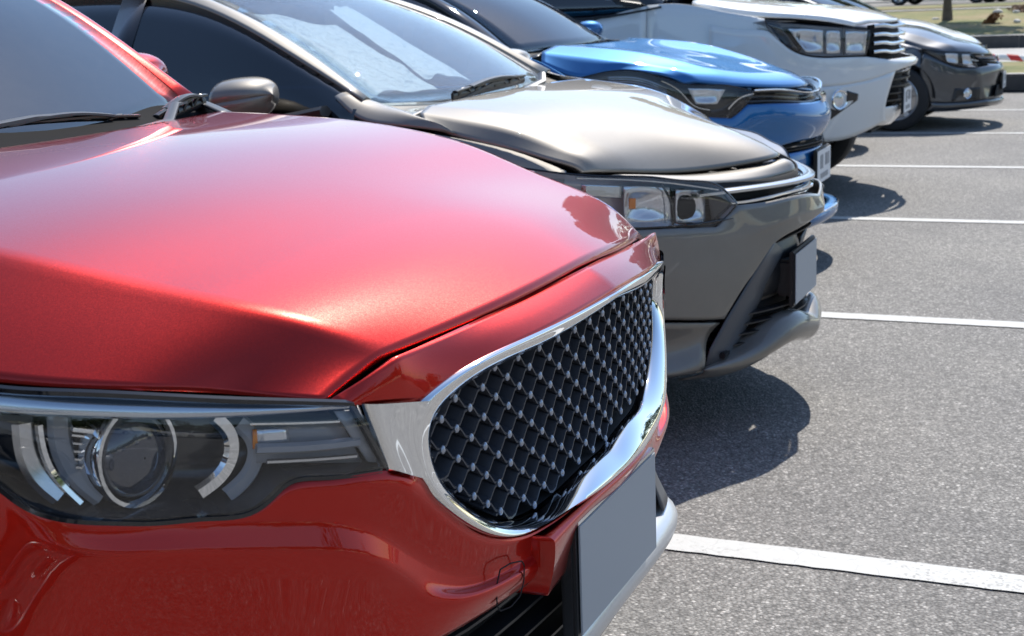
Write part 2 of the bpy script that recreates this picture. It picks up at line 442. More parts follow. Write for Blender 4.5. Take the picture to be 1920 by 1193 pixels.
    box(car, "underside_light_block", ((fx - .38 + xf + R) / 2, 0, sill + .06), (abs(fx - .38 - xf - R) , 1.40, .02), M_GAP, bevel=.004)  # wider sheet added for the same light blocking
    box(car, "floor_pan", ((x1 + x2) / 2, 0, zf + 0.08), (x1 - x2, 2 * (hw - 0.08), 0.05), M_GAP, bevel=0.01)
    for x in cfg.get('wheels', (xf, xr)):
        wheel(car, x, hw - 0.105, R, 0.21, cfg.get('rim'), cfg.get('spokes', 5))
    gh = cfg.get('gh')
    if not gh: return
    # glasshouse
    wb, wt, rr, gb = [A(full(crv(gh[k], 9))) for k in ('ws_bot', 'ws_top', 'roof_rear', 'rg_bot')]
    bul = lambda a, b, h: (a + b) / 2 + A((h * 0.5, 0, h))
    ws = grid([wb, bul(wb, wt, gh.get('bulge', 0.03)), wt], 14)
    if cfg.get('windshield', True):
        panel(car, "windshield", ws, cfg.get('wsmat', M_WIND), thick=0.004)
    rm = bul(wt, rr, 0.0); rm[:, 2] += gh.get('crown', 0.04)
    roofg = grid([wt, rm, rr], 24)
    # crown across
    k = 1 - (np.abs(roofg[..., 1]) / np.abs(roofg[..., 1]).max()) ** 2; roofg[..., 2] += 0.03 * k * np.sin(np.linspace(0, math.pi, 24))[:, None]
    panel(car, "roof", roofg, gh.get('roofmat', P), thick=0.02, center=(rr[0][0], 0, 0.9))
    rg = grid([rr, bul(rr, gb, 0.02) - A((0.02, 0, 0)), gb], 10)
    panel(car, "rear_window", rg, M_TINT, thick=0.004, center=(rr[0][0] + 1, 0, 0.8))
    # rails: from windscreen foot along the roof to the tail
    Ri = np.concatenate([ws[:, 0], roofg[1:, 0], rg[1:, 0]])
    t = chord(Ri) / chord(Ri)[-1]
    Rl = crv(gh['rail'], 160); tl = chord(Rl) / chord(Rl)[-1]
    Ro = np.stack([np.interp(t, tl, Rl[:, q]) for q in range(3)], 1)
    if gh.get('railx', True):    # match by x so that pillar band does not shear
        oo = np.argsort(Rl[:, 0]); Ro = np.stack([Ri[:, 0] - gh.get('raildx', 0.0), np.interp(Ri[:, 0] - gh.get('raildx', 0.0), Rl[oo, 0], Rl[oo, 1]), np.interp(Ri[:, 0] - gh.get('raildx', 0.0), Rl[oo, 0], Rl[oo, 2])], 1)
    mid = (Ri + Ro) / 2 + A((0.0, 0.008, 0.014))
    gg = np.stack([Ri, mid, Ro]); gg = grid([Ri, mid, Ro], 9)
    panel(car, "roof_pillar", gg, gh.get('pillarmat', P), mirror=True, thick=0.012, center=(wt[0][0] - 1, 0, 0.9))
    # side glass between belt and rail
    belt = crv(gh['belt'], len(Ro)); bx = np.argsort(belt[:, 0])
    Bl = np.stack([Ro[:, 0], np.interp(Ro[:, 0], belt[bx, 0], belt[bx, 1]), np.interp(Ro[:, 0], belt[bx, 0], belt[bx, 2])], 1)
    top = Ro + A((0, -0.004, -0.004))
    ok = top[:, 2] > Bl[:, 2] + 0.01
    sg = np.stack([Bl[ok] * (1 - s) + top[ok] * s + A((0, 0.02 * math.sin(math.pi * s), 0)) for s in np.linspace(0, 1, 6)])
    panel(car, "side_window", sg, M_TINT, mirror=True, thick=0.004)
    # belt moulding and B pillar
    tube(car, "belt_trim", Bl[ok][::3] + A((0, 0.006, 0.0)), 0.009, gh.get('beltmat', M_BLACK), mirror=True, n=6)
    for xb in gh.get('bpillar', []):
        k = int(np.argmin(abs(Ro[:, 0] - xb)))
        if ok[k]:
            a, b = Bl[k], top[k]; Gp = np.stack([np.stack([a + A((dx, .006, 0)), (a + b) / 2 + A((dx, .027, 0)), b + A((dx, .006, 0))]) for dx in (-.05, 0, .05)])
            panel(car, "door_pillar", Gp, M_PIANO, mirror=True, thick=0.004)
    # cabin
    bz = gh['belt'][0][2]; xb = wb[len(wb) // 2][0]
    dash = grid([full(crv([(xb - .02, hw - .12, bz - .03), (xb - .02, 0, bz - .02)], 6)), full(crv([(xb - .35, hw - .12, bz + .0), (xb - .35, 0, bz - .02)], 6)), full(crv([(xb - .62, hw - .12, bz - .03), (xb - .62, 0, bz - .05)], 6)), full(crv([(xb - .66, hw - .12, bz - .4), (xb - .66, 0, bz - .4)], 6))], 14)
    panel(car, "dashboard", dash, M_SEAT, thick=0.01, center=(xb, 0, 0))
    if gh.get('seats', True):
        for w in (0.36, -0.36):
            xs_ = xb - 1.35
            s = box(car, "seat", (xs_, w, bz - 0.42), (0.5, 0.48, 0.16), M_SEAT, bevel=0.05)
            box(car, "backrest", (xs_ - 0.33, w, bz - 0.05), (0.14, 0.48, 0.66), M_SEAT, bevel=0.05, rot=(0, -0.25, 0))
            box(car, "headrest", (xs_ - 0.44, w, bz + 0.36), (0.10, 0.27, 0.17), M_SEAT, bevel=0.04, rot=(0, -0.2, 0))
        box(car, "rear_seat", (xb - 2.35, 0, bz - 0.1), (0.2, 1.2, 0.6), M_SEAT, bevel=0.05, rot=(0, -0.25, 0))
    # tail
    tl_ = cfg.get('tail')
    if tl_:
        rows = [full(crv(r, 8)) for r in tl_]
        panel(car, "tail_panel", grid(rows, 22), P, thick=0.01, sharp=50, center=(xr, 0, .6))
        e = tl_[cfg.get('lamprow', 2)][0]
        box(car, "tail_lamp", (e[0] + 0.02, abs(e[1]) - 0.10, e[2]), (0.10, 0.2, 0.13), simple_red(), bevel=0.02, mirror=True)
_sr = []
def simple_red():
    if not _sr: _sr.append(simple("tail_lamp_plastic", (0.45, 0.01, 0.015), 0.1, coat=1.0))
    return _sr[0]
def mirror_housing(car, pts_c, size, mat, arm_to, mirror=True, glassx=-1, base=M_BLACK):
    """door mirror: lofted egg housing with a flat rear glass and an arm"""
    cx, cw, cz = pts_c; sx, sw, sz = size
    outs = []
    n = 24; rows = []
    for s in np.linspace(0, 1, 12):
        # s from the glass plane (rear, -x) to the nose (+x)
        r = math.sqrt(max(0, 1 - s ** 2.2)); ring = []
        for q in range(n + 1):
            th = 2 * math.pi * q / n; ce, se = math.cos(th), math.sin(th)
            sup = lambda v, e: math.copysign(abs(v) ** e, v)
            taper = 1 + 0.18 * ce
            ring.append((cx + sx * s - 0.10 * sw * 0.5 * (ce) * 0, cw + sw * sup(ce, 0.75) * r, cz + sz * sup(se, 0.8) * r * (0.95 + 0.08 * -ce) + 0.02 * s))
        rows.append(ring)
    G = A(rows)
    pn = panel(car, "mirror_housing", G, mat, mirror=mirror, thick=0.002, center=(cx, cw, cz))
    pn = pn if mirror else [pn]
    for k, o in enumerate(pn):
        sg = 1 if k == 0 else -1
        ring = A([(cx + 0.004, cw + sw * 0.9 * math.cos(2 * math.pi * q / 24), cz + sz * 0.88 * math.sin(2 * math.pi * q / 24)) for q in range(24)])
        if sg < 0: ring = mir(ring)
        g = link_mesh("mirror_glass", car.L(ring), [tuple(range(24))], M_CHROME, o)
        pth = A([(cx + 0.03, cw - sw * 0.5, cz - sz * 0.75), (cx + 0.03, cw - sw * 0.95, cz - sz * 1.05), arm_to])
        if sg < 0: pth = mir(pth)
        tube(car, "mirror_arm", pth, 0.026, base, parent=o, n=8, flat=(1.3, 0.7))

# ------------------------------------------------------------------ ground and painted bays
def asphalt():
    m, n, l, b = new_mat("asphalt"); tc = n.new("ShaderNodeTexCoord"); v = tc.outputs["Object"]
    vo = n.new("ShaderNodeTexVoronoi"); vo.inputs["Scale"].default_value = 125; l.new(v, vo.inputs["Vector"])
    vo2 = n.new("ShaderNodeTexVoronoi"); vo2.inputs["Scale"].default_value = 210; l.new(v, vo2.inputs["Vector"])
    stone = ramp(n, l, vo.outputs["Color"], [(0.0, g4(0.12)), (0.5, g4(0.165)), (0.75, g4(0.22)), (1.0, g4(0.42))])
    edge = ramp(n, l, vo.outputs["Distance"], [(0.3, g4(1.0)), (0.8, g4(0.5))])
    m1 = n.new("ShaderNodeMix"); m1.data_type = 'RGBA'; m1.blend_type = 'MULTIPLY'; m1.inputs["Factor"].default_value = 1
    l.new(stone.outputs[0], m1.inputs["A"]); l.new(edge.outputs[0], m1.inputs["B"])
    big = noise(n, l, 0.9, 6, 0.65, v); br = ramp(n, l, big.outputs[0], [(0.3, (0.80, 0.79, 0.79, 1)), (0.7, (1.12, 1.10, 1.06, 1))])
    m2 = n.new("ShaderNodeMix"); m2.data_type = 'RGBA'; m2.blend_type = 'MULTIPLY'; m2.inputs["Factor"].default_value = 1
    l.new(m1.outputs["Result"], m2.inputs["A"]); l.new(br.outputs[0], m2.inputs["B"])
    med = noise(n, l, 28, 5, 0.7, v); mr = ramp(n, l, med.outputs[0], [(0.35, g4(0.78)), (0.65, g4(1.2))])
    m3 = n.new("ShaderNodeMix"); m3.data_type = 'RGBA'; m3.blend_type = 'MULTIPLY'; m3.inputs["Factor"].default_value = 1
    l.new(m2.outputs["Result"], m3.inputs["A"]); l.new(mr.outputs[0], m3.inputs["B"])
    st = noise(n, l, 1.7, 3, .5, v); sr = ramp(n, l, st.outputs[0], [(0.66, g4(1.0)), (0.72, g4(0.80)), (0.80, g4(0.62))])
    m4 = n.new("ShaderNodeMix"); m4.data_type = 'RGBA'; m4.blend_type = 'MULTIPLY'; m4.inputs["Factor"].default_value = 1
    l.new(m3.outputs["Result"], m4.inputs["A"]); l.new(sr.outputs[0], m4.inputs["B"]); m3 = m4
    gain = n.new("ShaderNodeVectorMath"); gain.operation = 'MULTIPLY'; gain.inputs[1].default_value = (1.34, 1.295, 1.22)
    l.new(m3.outputs["Result"], gain.inputs[0]); l.new(gain.outputs[0], b.inputs["Base Color"])
    b.inputs["Roughness"].default_value = 0.82
    bp = n.new("ShaderNodeBump"); bp.inputs["Strength"].default_value = 0.9; bp.inputs["Distance"].default_value = 0.004; bp.invert = True
    l.new(vo.outputs["Distance"], bp.inputs["Height"])
    bp2 = n.new("ShaderNodeBump"); bp2.inputs["Strength"].default_value = 0.5; bp2.inputs["Distance"].default_value = 0.002
    l.new(vo2.outputs["Distance"], bp2.inputs["Height"]); l.new(bp.outputs[0], bp2.inputs["Normal"]); l.new(bp2.outputs[0], b.inputs["Normal"])
    return m
M_ASPHALT = asphalt()
def line_paint():
    m, n, l, b = new_mat("road_paint"); tc = n.new("ShaderNodeTexCoord"); v = tc.outputs["Object"]
    t = noise(n, l, 35, 8, 0.8, v); r = ramp(n, l, t.outputs[0], [(0.28, (0.27, 0.265, 0.25, 1)), (0.42, (0.43, 0.43, 0.41, 1)), (0.75, (0.50, 0.50, 0.48, 1))])
    # hairline cracks
    w = noise(n, l, 5, 3, 0.5, v); ad = n.new("ShaderNodeVectorMath"); ad.operation = 'MULTIPLY_ADD'; ad.inputs[1].default_value = (.25, .25, .25)
    l.new(w.outputs["Color"], ad.inputs[0]); l.new(v, ad.inputs[2])
    vo = n.new("ShaderNodeTexVoronoi"); vo.feature = 'DISTANCE_TO_EDGE'; vo.inputs["Scale"].default_value = 7; l.new(ad.outputs[0], vo.inputs["Vector"])
    cr = ramp(n, l, vo.outputs["Distance"], [(0.0, g4(0.78)), (0.012, g4(1.0))])
    mx = n.new("ShaderNodeMix"); mx.data_type = 'RGBA'; mx.blend_type = 'MULTIPLY'; mx.inputs["Factor"].default_value = 1
    l.new(r.outputs[0], mx.inputs["A"]); l.new(cr.outputs[0], mx.inputs["B"])
    # worn spots where the stones show through
    ch = n.new("ShaderNodeTexVoronoi"); ch.inputs["Scale"].default_value = 150; l.new(v, ch.inputs["Vector"])
    wz = noise(n, l, 2.2, 5, .6, v); pr = n.new("ShaderNodeMath"); pr.operation = 'MULTIPLY'
    sp = n.new("ShaderNodeSeparateColor"); l.new(ch.outputs["Color"], sp.inputs[0]); l.new(sp.outputs[0], pr.inputs[0]); l.new(wz.outputs[0], pr.inputs[1])
    pf = ramp(n, l, pr.outputs[0], [(0.46, g4(0)), (0.54, g4(0.75))])
    m5 = n.new("ShaderNodeMix"); m5.data_type = 'RGBA'; l.new(pf.outputs[0], m5.inputs["Factor"]); l.new(mx.outputs["Result"], m5.inputs["A"]); m5.inputs["B"].default_value = (.2, .2, .19, 1)
    l.new(m5.outputs["Result"], b.inputs["Base Color"])
    b.inputs["Roughness"].default_value = 0.6
    bp = n.new("ShaderNodeBump"); bp.inputs["Strength"].default_value = 0.5; bp.inputs["Distance"].default_value = 0.003
    l.new(t.outputs[0], bp.inputs["Height"]); l.new(bp.outputs[0], b.inputs["Normal"])
    return m
M_LINE = line_paint()
def ground_sheet(name, x0, x1, y0, y1, z, mat, nx=2, ny=2, kind='structure', edge=0.0):
    V = []; F = []
    for i in range(nx):
        for j in range(ny):
            x = x0 + (x1 - x0) * i / (nx - 1); y = y0 + (y1 - y0) * j / (ny - 1)
            if edge and j in (0, ny - 1): y += random.uniform(-edge, edge)
            V.append((x, y, z))
    for i in range(nx - 1):
        for j in range(ny - 1):
            a = i * ny + j; F.append((a, a + ny, a + ny + 1, a + 1))
    o = link_mesh(name, V, F, mat, smooth=False); o["kind"] = kind
    return o
ground_sheet("ground", -400, 400, -400, 400, 0.0, M_ASPHALT)
for k in range(-2, 6):
    yl = 3.189 + 2.661 * k
    ground_sheet("parking_line", -5.6, 3.2 if k != -1 else -1.35, yl - 0.052, yl + 0.052, 0.004, M_LINE, nx=220, ny=2, edge=0.0022)

# ------------------------------------------------------------------ red suv (nearest)
red = Car("red_suv", -0.62, 1.79, "glossy metallic red SUV nearest the camera with honeycomb grille and chrome surround", "car", "cars parked side by side in the bays")
# hood: five lengthwise lines (edge, flank, crease, crown, centre), each a smooth curve, joined crosswise
NU = 70
def ss(v): v = np.clip(v, 0, 1); return v * v * (3 - 2 * v)
def farfix(G_):
    """the front's far corner sags a little towards the wing tip"""
    H = A(G_).copy(); w = -H[..., 1]
    H[..., 2] -= .015 * ss(w / .56) * ss((H[..., 2] - .80) / .12) * ss((H[..., 0] + 1.15) / .35); return H
cE = crv([(-0.7730,0.5550,0.9444),(-0.8656,0.5950,0.9530),(-0.9149,0.6480,0.9685),(-1.0482,0.7350,0.9929),(-1.30,.822,1.050),(-1.785,.835,1.095)], NU)
cK = crv([(-.745,.455,.970),(-.820,.507,1.014),(-.975,.557,1.055),(-1.155,.610,1.100),(-1.42,.655,1.138),(-1.775,.715,1.152)], NU)
cM = crv([(-.700,.25,.985),(-.800,.26,1.028),(-.965,.28,1.068),(-1.16,.30,1.111),(-1.42,.33,1.146),(-1.69,.36,1.156)], NU)
cC = crv([(-.682,0,.994),(-.790,0,1.034),(-.955,0,1.073),(-1.16,0,1.114),(-1.42,0,1.149),(-1.655,0,1.157)], NU)
rows = []
for k in range(NU):
    E_, K_, M_, C_ = cE[k], cK[k], cM[k], cC[k]
    S_ = (E_ + K_) / 2 + A((0, 0, .0015))
    d = E_ - K_; d /= np.linalg.norm(d); e = M_ - K_; e /= np.linalg.norm(e)
    a = crv([E_, S_, K_ + d * .006 - A((0, 0, .0002))], 14)
    h = crv([K_ + e * .006, M_, C_, mir(M_), mir(K_ + e * .006)], 61)
    rows.append(full(np.concatenate([a, h[:31]])))
G = farfix(np.stack(rows))
panel(red, "hood", G, M_RED, thick=0.012)
# near-black sheet added under the hood so no light shows in its gaps
und = G.copy(); und[..., 2] -= 0.035; und[..., 1] *= 0.95; und[..., 0] -= 0.03
panel(red, "hood_gap_block", und[2:-2, 2:-2], M_GAP, thick=0.002)

# strip between the hood gap and the chrome
ws_ = np.concatenate([np.linspace(.552, .46, 14), np.linspace(.455, 0, 40)])
T = full(byw(segs(([(-.770,.558,.941),(-0.7439,0.5185,0.9583),(-0.7251,0.4728,0.9735)], 40), ([(-0.7251,0.4728,0.9735),(-.703,.27,.979),(-.676,0,.989)], 60)), ws_))
B = full(byw(segs(([(-.757,.558,.937),(-0.7345,0.5152,0.9297),(-0.7077,0.4458,0.9141)], 40), ([(-0.7077,0.4458,0.9141),(-0.6948,0.4029,0.9281),(-0.6551,0.2470,0.9485),(-.631,0,.959)], 60)), ws_))
Mm = (T + B) / 2 + A((0.002, 0, 0.0015))
panel(red, "grille_panel", farfix(grid([T, Mm, B], 9))[:, :-8], M_RED, thick=0.01)

# chrome surround: a ring round the mesh and a wing out to each headlamp
O = segs(([(-.626,0,.957),(-0.6510,0.2567,0.9504),(-0.6897,0.4131,0.9312),(-0.7032,0.4503,0.9176)], 34),
         ([(-0.7032,0.4503,0.9176),(-0.7099,0.4640,0.8909),(-0.7101,0.4646,0.8595),(-0.7052,0.4531,0.8231),(-0.6919,0.4207,0.7800),(-0.6577,0.3059,0.7062),(-0.6396,0.2163,0.7016),(-.622,.08,.700),(-.620,0,.700)], 56))
I = segs(([(-.640,0,.940),(-0.6622,0.2318,0.9259),(-0.6975,0.3836,0.9085),(-0.7053,0.4116,0.8976)], 34),
         ([(-0.7053,0.4116,0.8976),(-0.7113,0.4220,0.8815),(-0.7135,0.4226,0.8491),(-0.7112,0.4114,0.8162),(-0.7028,0.3810,0.7767),(-0.6859,0.2982,0.7204),(-0.6717,0.2289,0.7047),(-.648,.08,.722),(-.648,0,.722)], 56))
O2 = farfix(np.concatenate([O, mir(O)[::-1][1:]])); I2 = farfix(np.concatenate([I, mir(I)[::-1][1:]]))
t_ = -I2[:, 1]; I2[:, 2] += .024 * ss((.87 - I2[:, 2]) / .14) * np.sin(np.clip(t_ / .46, 0, 1) * math.pi)
prof = [(-0.03, -0.012), (0.0, -0.002), (0.08, 0.001), (0.3, 0.003), (0.6, 0.003), (0.88, 0.001), (0.96, -0.002), (1.0, -0.007), (1.0, -0.016)]
ow_ = A((1, 0, .15)); Gs = np.stack([O2 * (1 - s_) + I2 * s_ + ow_ * lf for s_, lf in prof])
for _ in range(3):
    H = Gs.copy(); H[2:7, 1:-1] = .25 * Gs[2:7, :-2] + .5 * Gs[2:7, 1:-1] + .25 * Gs[2:7, 2:]; Gs = H
surround = panel(red, "chrome_surround", Gs, M_CHROME, thick=0, sharp=75, center=(-1.2, 0, .82))
wl_ = crv([(-0.7364,0.5279,0.9332),(-0.7310,0.5165,0.8913),(-0.7259,0.5048,0.8522)], 20); wr_ = crv([(-0.7018,0.4490,0.9174),(-0.7082,0.4634,0.8909),(-0.7084,0.4640,0.8595),(-0.7029,0.4522,0.8243)], 20)
wm_ = wl_ * .5 + wr_ * .5 + A((.003, .001, 0))
Gw = grid([wl_ - A((.012, 0, 0)), wl_ + A((.0005, 0, 0)), wm_, wr_ + A((.0015, 0, 0))], 16)
for side in (1, -1):
    Gq = Gw if side > 0 else farfix(mir(Gw))
    o_ = link_mesh("chrome_wing", red.L(Gq.reshape(-1, 3)), orient(red.L(Gq.reshape(-1, 3)), gfaces(*Gq.shape[:2]), red.L(A((-1.2, 0, .82)))), M_CHROME, red.root, sharp=60)
back = np.stack([I2 * (1 - s) + A((-.70, 0, .83)) * s + A((dx_ + .02 * s, 0, 0)) for s, dx_ in ((0.0, -.014), (.06, -.06), (0.3, -.075), (0.6, -.075), (0.98, -.075))])
panel(red, "grille_backing", back, M_GAP, thick=0, center=(-1.4, 0, .82))

# honeycomb bars: each row a wavy blade with silver-tipped nodes
from mathutils.geometry import intersect_line_line_2d
poly = [(float(p[1]), float(p[2])) for p in I2]
def inside(w, z, marg=0.004):
    c = False; n = len(poly)
    for i in range(n):
        (x1, y1), (x2, y2) = poly[i], poly[(i + 1) % n]
        if (y1 > z) != (y2 > z) and w < (x2 - x1) * (z - y1) / (y2 - y1) + x1: c = not c
    return c
def gx(w, z): return -.664 - 0.31 * w * w
PX, PZ = 0.053, 0.0375
M_BAR = simple('grille_bar_plastic', (.055,.056,.065), .30)
row = 0
z = 0.712
while z < 0.955:
    off = (row % 2) * PX / 2
    for seg_ in range(1):
        bm = bmesh.new(); any_ = False
        path = []; runs = []
        for k in range(-11, 12):
            for a, h in ((-.5, .46), (-.34, .40), (-.16, .06), (0, 0.0), (.16, .06), (.34, .40)):
                w = k * PX + off + a * PX; zz = z + h * PZ
                if inside(w, zz, 0): path.append((gx(w, zz), w, zz))
                elif path: runs.append(path); path = []
        if path: runs.append(path)
        run = max(runs, key=len) if runs else []
        if len(run) > 6:
            prev = None; dep = 0.034; th = 0.0015; any_ = True
            for x, w, zz in run:
                c = [bm.verts.new(red.L(A(q))) for q in ((x, w, zz + th), (x - dep, w, zz + th + .009), (x - dep, w, zz - th + .009), (x, w, zz - th))]
                if prev:
                    for i in range(4): bm.faces.new((prev[i], prev[(i + 1) % 4], c[(i + 1) % 4], c[i]))
                else: bm.faces.new(c)
                prev = c
            bm.faces.new(prev[::-1])
        if any_:
            me = bpy.data.meshes.new("grille_bar"); bm.to_mesh(me); me.materials.append(M_BAR)
            gb = bpy.data.objects.new("grille_bar", me); col.objects.link(gb); gb.parent = red.root
            for k in range(-11, 12):
                w0 = k * PX + off
                if inside(w0, z + .003) and inside(w0 - .008, z - .002) and inside(w0 + .008, z - .002):
                    x = gx(w0, z)
                    if 'STUD' not in globals():
                        b2 = bmesh.new(); bmesh.ops.create_uvsphere(b2, u_segments=12, v_segments=8, radius=1.0)
                        STUD = bpy.data.meshes.new("grille_stud"); b2.to_mesh(STUD); STUD.materials.append(M_STUD); STUD.polygons.foreach_set("use_smooth", [True] * len(STUD.polygons))
                    s = bpy.data.objects.new("grille_stud", STUD); col.objects.link(s); s.parent = gb
                    s.location = red.L(A((x + 0.0005, w0, z - 0.001))); s.scale = (0.0035, 0.0040, 0.0055)
        bm.free()
    z += PZ / 2; row += 1

# bumper skin: rows share the same sideways stations so the sheet does not shear
wsb = np.concatenate([np.linspace(.882, .45, 110), np.linspace(.446, 0, 50)])
T = byw(segs(([(-1.19,.884,.945),(-0.9969,0.8041,0.9035),(-0.9802,0.7939,0.8833),(-0.9548,0.7765,0.8653),(-0.9130,0.7417,0.8523),(-0.8807,0.7105,0.8446),(-0.8481,0.6774,0.8409),(-0.8166,0.6406,0.8376),(-0.8038,0.6244,0.8469),(-0.7911,0.6080,0.8611),(-0.7684,0.5782,0.8600),(-0.7227,0.4974,0.8481),(-0.7126,0.4715,0.8374)], 200),
         ([(-0.7126,0.4715,0.8374),(-0.7081,0.4531,0.8195),(-0.6965,0.4091,0.7726),(-0.6670,0.2852,0.6950),(-0.6498,0.1915,0.6884),(-.634,.08,.696),(-.632,0,.696)], 80)), wsb)
R1 = byw(crv([(-1.19,.886,.925),(-0.9972,0.8055,0.8934),(-0.9545,0.7777,0.8596),(-0.8806,0.7114,0.8397),(-0.8170,0.6410,0.8299),(-0.7833,0.5938,0.8226),(-0.7565,0.5509,0.8063),(-0.7398,0.5115,0.7811),(-0.7263,0.4706,0.7439),(-0.7120,0.4276,0.7075),(-0.6956,0.3766,0.6781),(-.652,.20,.680),(-.634,.08,.682),(-.632,0,.682)], 260), wsb)
R2 = byw(crv([(-1.19,.900,.875),(-0.9991,0.8101,0.8528),(-0.9237,0.7615,0.8258),(-0.8657,0.7096,0.8123),(-0.7666,0.5943,0.7778),(-0.7362,0.5455,0.7568),(-0.7223,0.5059,0.7299),(-0.7116,0.4574,0.6970),(-0.6985,0.4017,0.6688),(-.660,.24,.662),(-.640,.1,.664),(-.636,0,.664)], 260), wsb)
R3 = byw(crv([(-1.19,.905,.80),(-.985,.805,.775),(-.875,.70,.745),(-.785,.60,.715),(-.725,.50,.69),(-.690,.42,.668),(-.664,.30,.652),(-.648,.2,.648),(-.636,0,.648)], 200), wsb)
R4 = byw(crv([(-1.19,.905,.62),(-.99,.80,.60),(-.88,.70,.59),(-.80,.60,.60),(-.735,.50,.615),(-.70,.42,.622),(-.672,.30,.625),(-.655,.2,.63),(-.645,0,.63)], 200), wsb)
G1 = grid([full(T), full(R1)], 4); G2 = grid([full(R1), full(R1 * .5 + R2 * .5), full(R2)], 8); G3 = grid([full(R2), full(R3), full(R4)], 16)
Gb = np.concatenate([G1, G2[1:], G3[1:]])
for _ in range(3):
    H = Gb.copy()
    for i in (3, 10): H[i] = 0.25 * Gb[i - 1] + 0.5 * Gb[i] + 0.25 * Gb[i + 1]
    Gb = H
bumper = panel(red, "bumper", Gb, M_RED, thick=0.01, sharp=60)
# lower corner cladding and intake
c0 = full(segs(([(-1.13,.893,.617),(-.995,.797,.597),(-.885,.695,.587),(-.805,.60,.597),(-.74,.50,.612),(-.705,.42,.618)], 40), ([(-.705,.42,.618),(-.677,.30,.62),(-.65,0,.625)], 20)))
c1 = full(segs(([(-1.13,.895,.46),(-1.0,.81,.44),(-.90,.70,.43),(-.83,.60,.43),(-.775,.50,.43),(-.755,.42,.43)], 40), ([(-.755,.42,.43),(-.74,.30,.43),(-.735,0,.43)], 20)))
c0b = c0 - A((0.05, 0, 0.012))
panel(red, "lower_intake", grid([c0, c0b, c1 - A((0.05, 0, 0))], 6), M_BLACK, thick=0.004, sharp=60)
for k in range(5):
    zz = 0.60 - 0.035 * k
    tube(red, "intake_slat", [(-.84 - .0, .62, zz), (-.735, .42, zz), (-.70, .2, zz + .004), (-.69, 0, zz + .005), (-.70, -.2, zz + .004), (-.735, -.42, zz), (-.84, -.62, zz)], 0.008, M_BLACK, smoothn=24, flat=(2.2, .5), n=6)
l0 = full(segs(([(-1.13,.90,.47),(-1.0,.815,.455),(-.90,.715,.45),(-.82,.62,.452)], 24), ([(-.82,.62,.452),(-.742,.55,.452),(-.712,.44,.455),(-.706,.25,.455),(-.700,0,.455)], 24)))
l1 = l0 + A((.018, 0, -.012)); l2 = l0 + A((.014, 0, -.05)); l3 = l0 + A((-.04, 0, -.085))
skid = panel(red, "skid_lip", grid([l0 - A((.05, 0, -.006)), l0, l1, l2, l3], 14), simple("skid_silver", (0.62, 0.63, 0.64), 0.3, 0.55), thick=0.006, sharp=45)
und_ = panel(red, "chin", grid([l3 - A((0.0, 0, 0.002)), l3 - A((.03, 0, .09)), l3 - A((.35, 0, .12))], 8), M_BLACK, thick=0.006)
ct = crv([(-.80,.60,.598),(-.745,.51,.612),(-.705,.42,.618)], 12); cb = crv([(-.80,.62,.458),(-.735,.545,.458),(-.710,.45,.460)], 12)
panel(red, "corner_cladding", grid([ct - A((.012, 0, 0)), ct * .5 + cb * .5 - A((.02, 0, 0)), cb], 10), M_DARKGREY, mirror=True, thick=.004, center=(-1.3, 0, .5))
# plate mount, tow cover, plate
G = grid([segs(([(-.71,.262,0.688),(-0.652,.254,0.688)], 5), ([(-0.652,.254,0.688),(-0.642,.12,0.692),(-0.642+.003,0,0.692),(-0.642,-.10,0.692),(-0.652-.01,-.185,0.688)], 22), ([(-0.652-.01,-.185,0.688),(-.72,-.20,0.688)], 5)),
          segs(([(-.71,.262,0.684),(-0.634,.254,0.684)], 5), ([(-0.634,.254,0.684),(-0.631,.12,0.686),(-0.631+.003,0,0.686),(-0.631,-.10,0.686),(-0.634-.01,-.185,0.684)], 22), ([(-0.634-.01,-.185,0.684),(-.72,-.20,0.684)], 5)),
          segs(([(-.71,.262,0.676),(-0.632,.254,0.676)], 5), ([(-0.632,.254,0.676),(-0.633,.12,0.678),(-0.633+.003,0,0.678),(-0.633,-.10,0.678),(-0.632-.01,-.185,0.676)], 22), ([(-0.632-.01,-.185,0.676),(-.72,-.20,0.676)], 5)),
          segs(([(-.71,.262,0.606),(-0.645,.254,0.606)], 5), ([(-0.645,.254,0.606),(-0.652,.12,0.606),(-0.652+.003,0,0.606),(-0.652,-.10,0.606),(-0.645-.01,-.185,0.606)], 22), ([(-0.645-.01,-.185,0.606),(-.72,-.20,0.606)], 5))], 22)
panel(red, "plate_mount", G, M_RED, thick=0.008, sharp=45)
box(red, "plate_frame", (-.648, 0, .588), (.022, .352, .172), M_BLACK, bevel=.005)
box(red, "license_plate", (-.634, 0, .590), (.003, .330, .158), M_PLATE, bevel=.001)
tube(red, "plate_ledge", [(-.640, .166, .6725), (-.640, -.166, .6725)], .0060, M_SATIN, n=4, flat=(1.4, .6))
twc = [(-0.6716,0.3384,0.6728),(-0.6664,0.3173,0.6734),(-0.6613,0.2957,0.6683),(-0.6602,0.2906,0.6607),(-0.6607,0.2930,0.6400),(-0.6627,0.3018,0.6232),(-0.6673,0.3208,0.6163),(-0.6725,0.3418,0.6189),(-0.6739,0.3474,0.6282),(-0.6738,0.3468,0.6534)]
twp = np.concatenate([A(twc), A(twc[:1])]); o_ = np.linspace(0, 10, 60); twp = np.stack([np.interp(o_, np.arange(11), twp[:, q]) for q in range(3)], 1)
tube(red, "tow_cover_seam", twp, .0010, M_GAP, n=5)
